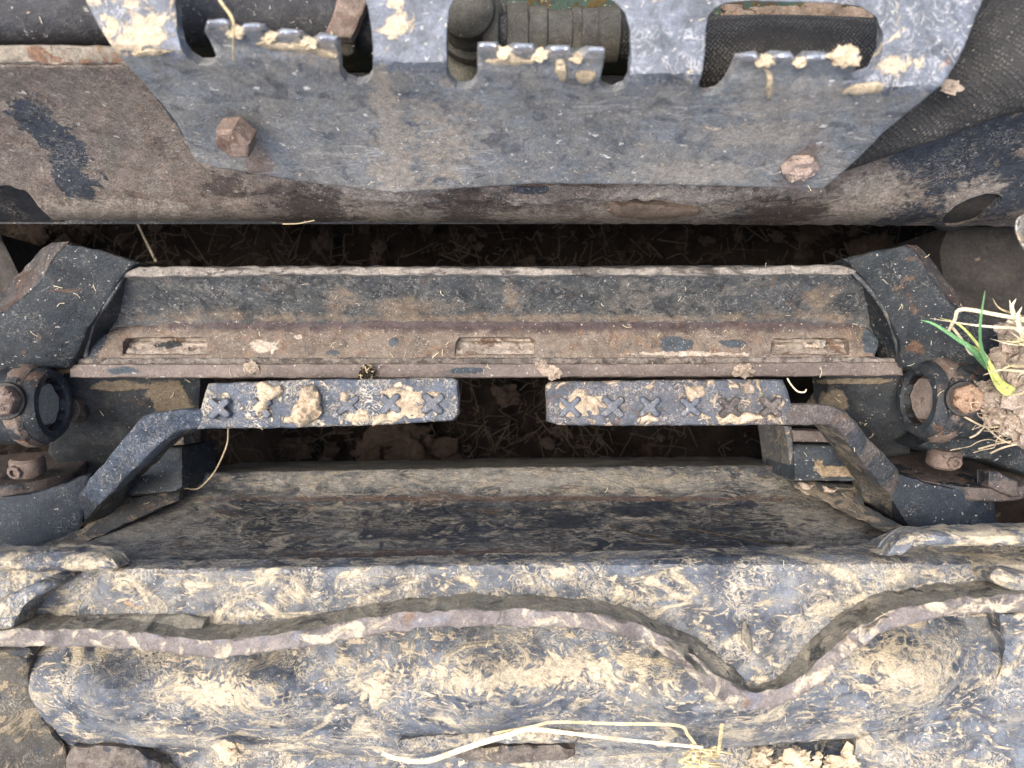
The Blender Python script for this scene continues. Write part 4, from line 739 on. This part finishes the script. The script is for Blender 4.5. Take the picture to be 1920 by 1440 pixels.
def band(c, w):
    p = np.array(resample(c, 12, False)); t = np.gradient(p, axis=0); n = np.stack([-t[:, 1], t[:, 0]], 1); n /= np.hypot(n[:, 0], n[:, 1])[:, None]
    k = np.array([1 + .22 * mnoise.noise(Vector((a * .02, b * .02, 3))) for a, b in p])
    up = p - n * (w * k)[:, None]; dn = p + n * (w * k)[:, None]
    return [tuple(x) for x in up] + [tuple(x) for x in dn[::-1]]
cp = slab('cut_plate', band(CUTs, 17), lambda u, v: 0.562 - .016 * np.exp(-((u - 1415) / 100) ** 2), M['cutedge'], at, step=8, off=(0, .004, -.07), er=5, ez=.003, rou=(.0035, 60), wob=4)
cp.data.materials.append(M['cutside'])
for p in cp.data.polygons:
    if abs(p.normal.z) < .45: p.material_index = 1
slab('mud_fillet', [(1432, 1312), (1488, 1290), (1526, 1262), (1566, 1222), (1612, 1184), (1668, 1156), (1640, 1146), (1590, 1150), (1556, 1180), (1520, 1222), (1476, 1262), (1430, 1288), (1412, 1304)], tps([(1440, 1306, .545), (1530, 1255, .556), (1620, 1178, .562), (1480, 1262, .534), (1560, 1182, .534), (1600, 1152, .530), (1420, 1292, .538)]), M['fillet'], at, step=7, off=(0, 0, -.03), er=5, ez=.002, rou=(.005, 60), wob=6)
slab('mud_fillet', [(1244, 1204), (1300, 1250), (1350, 1290), (1396, 1314), (1410, 1300), (1392, 1270), (1352, 1236), (1300, 1196), (1262, 1176), (1236, 1180)], tps([(1250, 1200, .560), (1350, 1288, .550), (1396, 1308, .545), (1380, 1262, .534), (1300, 1198, .532), (1250, 1180, .532)]), M['cutside'], at, step=7, off=(0, 0, -.03), er=5, ez=.002, rou=(.005, 60), wob=6)
# corner lugs at both ends of the rail
slab('corner_lug', [(-60, 1150), (0, 1125), (40, 1104), (80, 1088), (110, 1090), (96, 1106), (60, 1124), (34, 1150), (28, 1180), (-60, 1185)], 0.562, M['pad'], at, step=7, off=(0, 0, -.06), er=7, ez=.005, rou=(.003, 70), wob=4, sm=1)
slab('corner_gusset', [(120, 1160), (200, 1152), (350, 1150), (390, 1158), (380, 1180), (300, 1190), (180, 1186)], prof([(1150, 0.530), (1190, 0.545)]), M['cutside'], at, step=8, off=(0, 0, -.03), er=6, ez=.005, rou=(.002, 70), wob=3)
slab('corner_lug', [(1862, 1062), (1900, 1072), (1960, 1080), (1960, 1120), (1900, 1112), (1872, 1100), (1850, 1080)], 0.552, M['pad'], at, step=7, off=(0, 0, -.05), er=7, ez=.005, rou=(.003, 70), wob=4, sm=1)
slab('rust_weld', [(1392, 1160), (1402, 1165), (1414, 1215), (1410, 1224), (1394, 1222), (1388, 1195)], 0.5275, M['cutside'], at, step=6, off=(0, 0, -.012), er=5, ez=.004, sm=1, rou=(.002, 90))
# body below the cut edge
TZ = tps([(-100, 1290, .46), (60, 1215, .462), (56, 1300, .478), (80, 1370, .455), (200, 1225, .478), (200, 1300, .526), (200, 1385, .462), (500, 1225, .490), (500, 1295, .530), (500, 1395, .458), (900, 1185, .492), (900, 1280, .534), (900, 1345, .514), (900, 1405, .462),
  (1250, 1215, .500), (1250, 1300, .532), (1400, 1335, .534), (1400, 1392, .482), (1560, 1240, .505), (1700, 1170, .486), (1700, 1270, .530), (1600, 1385, .470), (1750, 1360, .476), (1880, 1170, .462), (1892, 1260, .470), (1200, 1420, .455), (300, 1410, .452), (700, 1425, .452)])
tz = slab('body_tube', [(52, 1228), (46, 1262), (54, 1308), (80, 1356), (112, 1398), (240, 1402), (420, 1405), (720, 1420), (1100, 1420), (1400, 1400), (1600, 1385), (1780, 1352), (1846, 1316), (1886, 1262), (1896, 1215), (1880, 1160), (1850, 1140)] + [q for q in CUTs[::-1] if 60 < q[0] < 1840], TZ, M['tubebody'], at, step=13, off=(0, 0, -.08), er=8, ez=.006, rou=(.004, 22), wob=4)
slab('end_gusset', [(-200, 1212), (62, 1212), (56, 1262), (64, 1306), (90, 1352), (122, 1394), (136, 1470), (-200, 1600)], tps([(-200, 1300, 0.490), (30, 1220, 0.490), (40, 1300, 0.478), (90, 1400, 0.456), (0, 1440, 0.475), (-100, 1500, 0.500)]), M['endmud'], at, step=12, off=(0, 0, -.06), er=6, ez=.005, rou=(.004, 35), wob=4)
slab('end_gusset', [(1868, 1150), (1882, 1215), (1872, 1262), (1838, 1308), (1774, 1342), (1606, 1376), (1600, 1420), (1700, 1450), (2150, 1600), (2150, 1130)], tps([(1890, 1180, 0.490), (1900, 1270, 0.482), (1800, 1360, 0.478), (1640, 1400, 0.475), (2100, 1300, 0.510), (1900, 1440, 0.490)]), M['tubebody'], at, step=12, off=(0, 0, -.06), er=6, ez=.005, rou=(.004, 35), wob=4)
slab('lower_plate', [(100, 1395), (500, 1398), (1100, 1410), (1640, 1385), (1900, 1430), (1950, 1600), (80, 1600)], prof([(1380, 0.440), (1440, .446), (1600, 0.445)]), M['tubebody'], at, step=15, off=(0, 0, -.03), er=5, rou=(.006, 30), wob=4)
slab('weld_ridge', [(742, 1392), (770, 1380), (880, 1372), (1000, 1368), (1090, 1376), (1080, 1396), (960, 1392), (860, 1402), (780, 1414), (750, 1410)], 0.492, M['pad'], at, step=8, off=(0, 0, -.03), er=8, ez=.007, rou=(.003, 60), wob=4, sm=1)
slab('rust_scale', [(840, 1404), (960, 1396), (1080, 1398), (1076, 1424), (980, 1432), (860, 1428)], 0.484, M['scale'], at, step=7, off=(0, 0, -.02), er=6, ez=.004, rou=(.004, 90), wob=5, sm=1)
slab('rust_scale', [(118, 1400), (200, 1396), (250, 1402), (320, 1440), (330, 1500), (130, 1500)], 0.465, M['scale'], at, step=8, off=(0, 0, -.02), er=6, ez=.004, rou=(.004, 70), wob=5, sm=1)
clod('mud_lump', P(432, 1412, 0.490), mm(28, .6), M['toothmud'], at, sub=3, amp=.5, flat=(1.1, .9, .5), sd=31)

ds = empty('dirt_pile', P(1500, 1435, 0.460), 'crumbly tan dirt along the bottom edge beside the straw', 'dirt')
for i in range(46):
    u = 1395 + random.random() * 215; v = 1440 + random.uniform(-26, 22) + (u - 1500) ** 2 * .0009; rr_ = random.choice([5, 7, 9, 12, 17, 22]) * random.uniform(.8, 1.2)
    clod('lump', P(u, v, .470), mm(rr_, .47), M['toothmud'], ds, sub=3 if rr_ > 10 else 2, amp=.75, fr=1.3, flat=(1.15, .9, .65), sd=i + 50)

# ------------------------------------------------------------------ neighbours at the frame's sides
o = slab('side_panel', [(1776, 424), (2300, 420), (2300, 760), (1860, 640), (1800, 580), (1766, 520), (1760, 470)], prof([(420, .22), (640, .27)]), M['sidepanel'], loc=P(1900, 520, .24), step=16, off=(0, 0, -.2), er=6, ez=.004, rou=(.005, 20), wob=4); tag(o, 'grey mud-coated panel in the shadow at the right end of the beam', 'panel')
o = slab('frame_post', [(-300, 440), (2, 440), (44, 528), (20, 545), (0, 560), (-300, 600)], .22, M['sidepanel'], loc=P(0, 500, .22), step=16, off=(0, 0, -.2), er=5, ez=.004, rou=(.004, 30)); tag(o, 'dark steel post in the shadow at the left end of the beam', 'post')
o = slab('bracket_corner', [(1922, 402), (1942, 392), (2260, 390), (2260, 476), (1940, 468), (1926, 450), (1918, 425)], .57, M['pale'], loc=P(1930, 430, .6), step=7, off=(0, 0, -.012), er=6, ez=.004, rou=(.003, 80), sm=1); tag(o, 'pale mud-splashed metal corner jutting in below the right end of the beam', 'bracket')

# ------------------------------------------------------------------ grass tuft on the right
gt = empty('grass_tuft', P(1860, 740, .47), 'uprooted grass tuft with green blades, dry straw and a soil ball at the right edge', 'grass tuft')
for i, (u, v, r_, z_) in enumerate([(1910, 670, 46, .49), (1880, 730, 34, .485), (1930, 740, 60, .49), (1850, 742, 26, .48), (1832, 752, 17, .475), (1900, 790, 30, .48), (1868, 775, 22, .477), (1945, 650, 60, .50), (1906, 620, 26, .5), (1960, 820, 40, .48)]):
    clod('soil_lump', P(u, v, z_), mm(r_, z_), M['lumpmud'], gt, sub=4, amp=.55, flat=(1.1, .95, .7), sd=i + 70)
def blade(name, pts, w, mat, flat=.25, taper=True):
    return tube(name, pix(pts), (lambda t: w * (1 - .93 * t ** 1.6)) if taper else w, mat, gt, seg=8, n=6, flat=flat)
blade('green_blade', [(1866, 700, .50), (1842, 660, .545), (1838, 610, .585), (1847, 545, .60)], .0030, M['green'])
blade('green_blade', [(1862, 700, .505), (1830, 660, .535), (1790, 632, .55), (1750, 607, .555), (1725, 600, .55)], .0026, M['green'])
blade('green_blade', [(1868, 705, .50), (1840, 655, .53), (1800, 610, .545), (1762, 596, .54)], .0018, M['yellowgreen'])
blade('green_blade', [(1850, 690, .51), (1818, 655, .53), (1782, 622, .535)], .0018, M['green'])
blade('yellow_blade', [(1905, 740, .50), (1880, 728, .51), (1864, 705, .515), (1845, 665, .525), (1822, 648, .53)], .0052, M['yellowgreen'], .5)
blade('yellow_blade', [(1910, 738, .50), (1875, 715, .515), (1855, 680, .525), (1836, 660, .53)], .0035, M['yellowgreen'], .5)
blade('dry_blade', [(1960, 606, .53), (1880, 592, .545), (1804, 580, .55), (1790, 600, .545), (1778, 621, .535)], .0018, M['palestraw'], .5, False)
blade('dry_blade', [(1970, 617, .53), (1900, 615, .54), (1830, 610, .545), (1744, 597, .545)], .0017, M['palestraw'])
blade('dry_blade', [(1786, 614, .53), (1806, 640, .525), (1818, 662, .52), (1836, 670, .52), (1850, 685, .515)], .0013, M['palestraw'], .5)
rg = random.Random(11)
for i in range(24):
    u0, v0 = 1942 + rg.uniform(-30, 40), rg.uniform(590, 720); a = R(rg.uniform(140, 235)); L = rg.uniform(30, 100)
    p0 = (u0, v0, .52); p2 = (u0 + math.cos(a) * L, v0 + math.sin(a) * L * .6, .53 + rg.uniform(-.01, .03)); p1 = ((p0[0] + p2[0]) / 2 + rg.uniform(-12, 12), (p0[1] + p2[1]) / 2 + rg.uniform(-14, 14), .54)
    blade('dry_blade', [p0, p1, p2], rg.uniform(.0007, .0017), M['palestraw'] if rg.random() < .6 else M['straw'], .5)
for q in [[(1905, 560, .55), (1898, 580, .545), (1915, 620, .53)], [(1893, 562, .54), (1900, 590, .54), (1925, 640, .53)], [(1916, 575, .55), (1908, 600, .545), (1926, 650, .53)]]: blade('dry_blade', q[::-1], .0030, M['palestraw'], .4)
for i in range(30):
    u0, v0 = 1925 + rg.uniform(-20, 20), rg.uniform(760, 830); pts = [(u0, v0, .485)]; x, y = u0, v0; a = R(rg.uniform(150, 215)); n_ = rg.randint(4, 8)
    for k in range(n_):
        a += rg.uniform(-.55, .55); x += math.cos(a) * rg.uniform(8, 22); y += math.sin(a) * rg.uniform(6, 14); pts.append((x, y, .475 + rg.uniform(-.006, .01)))
    tube('root', pix(pts), rg.uniform(.00025, .0006), M['root'], gt, seg=5, n=3)
for q in [[(1925, 800, .48), (1880, 800, .478), (1846, 800, .476), (1815, 785, .474), (1803, 778, .472)], [(1846, 800, .476), (1832, 814, .472), (1818, 821, .47)], [(1930, 828, .48), (1885, 838, .476), (1856, 850, .47)], [(1850, 802, .476), (1880, 826, .474), (1920, 836, .474)], [(1905, 826, .474), (1870, 832, .472), (1834, 842, .468)], [(1842, 664, .51), (1862, 690, .5), (1878, 715, .495), (1890, 735, .49)]]:
    tube('root', pix(q), .0010, M['root'], gt, seg=6, n=4)

# ------------------------------------------------------------------ loose straws and crumbs
def straw(pts, w, mat, label, flat=.22, taper=False, name='straw_stalk', group='loose straws on the metal', straight=False):
    o = tube(name, pix(pts), w if callable(w) else ((lambda t: w * (1 - .8 * t)) if taper else w), mat, loc=P(*pts[0]), seg=8, n=5, flat=flat, straight=straight); tag(o, label, 'straw', group); return o
straww = (lambda t: .0026 * (.55 + .45 * math.sin(math.pi * min(1, .12 + t))) * (1 + .25 * (abs((t * 5) % 1 - .5) < .04)))
straw([(716, 1412, 0.530), (735, 1420, 0.530), (770, 1427, 0.530), (805, 1426, 0.530), (850, 1411, 0.533), (900, 1394, 0.536), (950, 1379, 0.540), (992, 1368, 0.542), (1060, 1374, 0.542), (1150, 1385, 0.540), (1240, 1394, 0.540), (1318, 1402, 0.538)], straww, M['palestraw'], 'long cream straw lying bent in a low arch along the bottom edge')
straw([(925, 1376, 0.535), (1000, 1362, 0.542), (1042, 1354, 0.545), (1150, 1357, 0.545), (1268, 1360, 0.545), (1290, 1378, 0.540), (1308, 1402, 0.535)], .0014, M['straw'], 'thinner golden straw arched just above the long cream one')
straw([(1354, 1357, 0.550), (1350, 1390, 0.535), (1345, 1424, 0.505)], .0018, M['straw'], 'short straw stub standing at the end of the arched straws')
sw = empty('straw_tangle', P(1300, 1412, 0.510), 'little brown tangle of straw where the arched straws meet', 'straw')
for i in range(26):
    a = rg.uniform(0, 6.28); L = rg.uniform(14, 40); u, v = 1310 + rg.uniform(-25, 30), 1420 + rg.uniform(-14, 16)
    tube('stem', pix([(u - math.cos(a) * L, v - math.sin(a) * L * .6, 0.515), (u + rg.uniform(-8, 8), v + rg.uniform(-8, 8), 0.525), (u + math.cos(a) * L, v + math.sin(a) * L * .6, 0.515)]), rg.uniform(.0005, .0012), M['straw'], sw, seg=5, n=3)
straw([(408, -6, .71), (420, 12, .715), (432, 28, .716), (438, 46, .712), (437, 75, .695), (438, 112, .668)], .0010, M['straw'], 'yellow straw hooked over the teeth of the left slot', .6)
straw([(428, 803, .455), (425, 835, .40), (405, 880, .36), (385, 905, .34), (368, 917, .33), (345, 915, .34)], .0010, M['root'], 'thin straw hanging under the blue grip down to the smeared plate', .8)
straw([(1476, 709, .47), (1484, 722, .47), (1496, 734, .472), (1508, 735, .472), (1512, 730, .474)], .0008, M['palestraw'], 'curled pale fibre at the end of the worn grip', .8)
straw([(1142, 986, .378), (1190, 1000, .398), (1240, 1012, .415), (1282, 1020, .426)], .0008, M['oldstraw'], 'thin brown stem lying on the smeared plate', .8)
straw([(1290, 990, .385), (1360, 1004, .402), (1430, 1015, .418), (1490, 1018, .423)], .0008, M['oldstraw'], 'longer faint stem on the smeared plate nearer its right side', .8)
straw([(258, 420, .12), (275, 455, .09), (292, 490, .07)], .0018, M['root'], 'pale stalk standing in the dark gap under the left half of the beam', .6)
straw([(530, 420, .372), (560, 419, .37), (590, 413, .38)], .0007, M['straw'], 'fine straw caught under the lower edge of the rusty beam', .8)
db = empty('dry_grass_ball', P(688, 697, .42), 'small ball of dry grass stuck on the rusty front bar', 'straw')
for i in range(60):
    q0 = Vector((rg.gauss(0, 1), rg.gauss(0, 1), rg.gauss(0, 1))).normalized(); q1 = (q0 + Vector((rg.gauss(0, .8), rg.gauss(0, .8), rg.gauss(0, .6)))).normalized()
    pts = [P(688, 699, .424) + (q0.lerp(q1, k / 3).normalized() * rg.uniform(.006, .0095)) for k in range(4)]
    tube('stem', pts, rg.uniform(.0005, .0010), M['straw'] if i % 3 == 0 else M['oldstraw'], db, seg=5, n=3)
for i, (u, v, r_, lb) in enumerate([(1034, 698, 15, 'round pale mud crumb on the front bar above the worn grip'), (1014, 683, 9, 'small angular mud crumb beside the round pale one'), (1395, 695, 15, 'flat tan mud crumb on the front bar near its right end'), (472, 690, 13, 'flat grey mud crumb on the front bar above the blue grip'), (1537, 645, 9, 'white stone chip lying in the right slot of the lip'), (1784, 162, 15, 'tan mud lump on the black sleeve by the step corner')]):
    z_ = .585 if v < 300 else (.40 if v < 650 else .4185); z_ = .62 if u == 1784 else z_
    c = P(u, v, z_); o = clod('mud_crumb', c, mm(r_, z_), M['lumpmud'] if i != 4 else M['pale'], loc=c, sub=3, amp=.5, flat=(1.25, .95, .3), sd=i + 90); tag(o, lb, 'mud crumb', 'crumbs on the metal')

# ------------------------------------------------------------------ crumbs and chaff lying on every upward face
def crumbs():
    bpy.context.view_layer.update(); dg = bpy.context.evaluated_depsgraph_get(); r = random.Random(21); A = []; B = []
    zones = [(2000, 0, 1920, 0, 1440, .00035, .0011), (500, 380, 1600, 330, 415, .0004, .0015), (500, 150, 1700, 600, 705, .0004, .0014), (300, 1690, 1920, 480, 860, .0004, .0012), (700, 0, 1920, 1040, 1440, .0004, .0016), (200, 0, 260, 460, 900, .0004, .0012)]
    for (n, u0, u1, v0, v1, r0, r1) in zones:
        for _ in range(n):
            q = P(r.uniform(u0, u1), r.uniform(v0, v1), .5); hit, loc, nor, _i, ob, _m = SC.ray_cast(dg, Vector((q.x, q.y, 1.0)), Vector((0, 0, -1)))
            if not hit or loc.z < .2 or nor.z < .35: continue
            t = mnoise.noise(loc * 14)
            if t < -.05 and r.random() < .75: continue
            if r.random() < .93 or (400 < q.y * F / -.75 + 0 and False):
                rad = r0 + (r1 - r0) * r.random() ** 3; vs = []
                fl = r.uniform(.4, .8)
                for d in ((1, 0, 0), (-1, 0, 0), (0, 1, 0), (0, -1, 0), (0, 0, 1), (0, 0, -1)):
                    vs.append(loc + Vector((d[0] * r.uniform(.6, 1.5), d[1] * r.uniform(.6, 1.5), d[2] * fl)) * rad)
                A.append((vs, [(0, 2, 4), (2, 1, 4), (1, 3, 4), (3, 0, 4), (2, 0, 5), (1, 2, 5), (3, 1, 5), (0, 3, 5)]))
            else:
                a = r.uniform(0, 6.28); L = r.uniform(.0015, .006); d = Vector((math.cos(a), math.sin(a), 0)) * L; k = Vector((r.uniform(-1, 1), r.uniform(-1, 1), .3)) * L * .35
                B.append(tube_vf([loc - d + Vector((0, 0, .0004)), loc + k + Vector((0, 0, .001)), loc + d + Vector((0, 0, .0004))], r.uniform(.0002, .0004), 4, 3))
    vs, fs = join_vf(A); o = mesh('crumbs', vs, fs, M['lumpmud'], fix=False, ang=30); o['kind'] = 'stuff'
    vs, fs = join_vf(B); o = mesh('chaff', vs, fs, M['palestraw'], fix=False); o['kind'] = 'stuff'
crumbs()
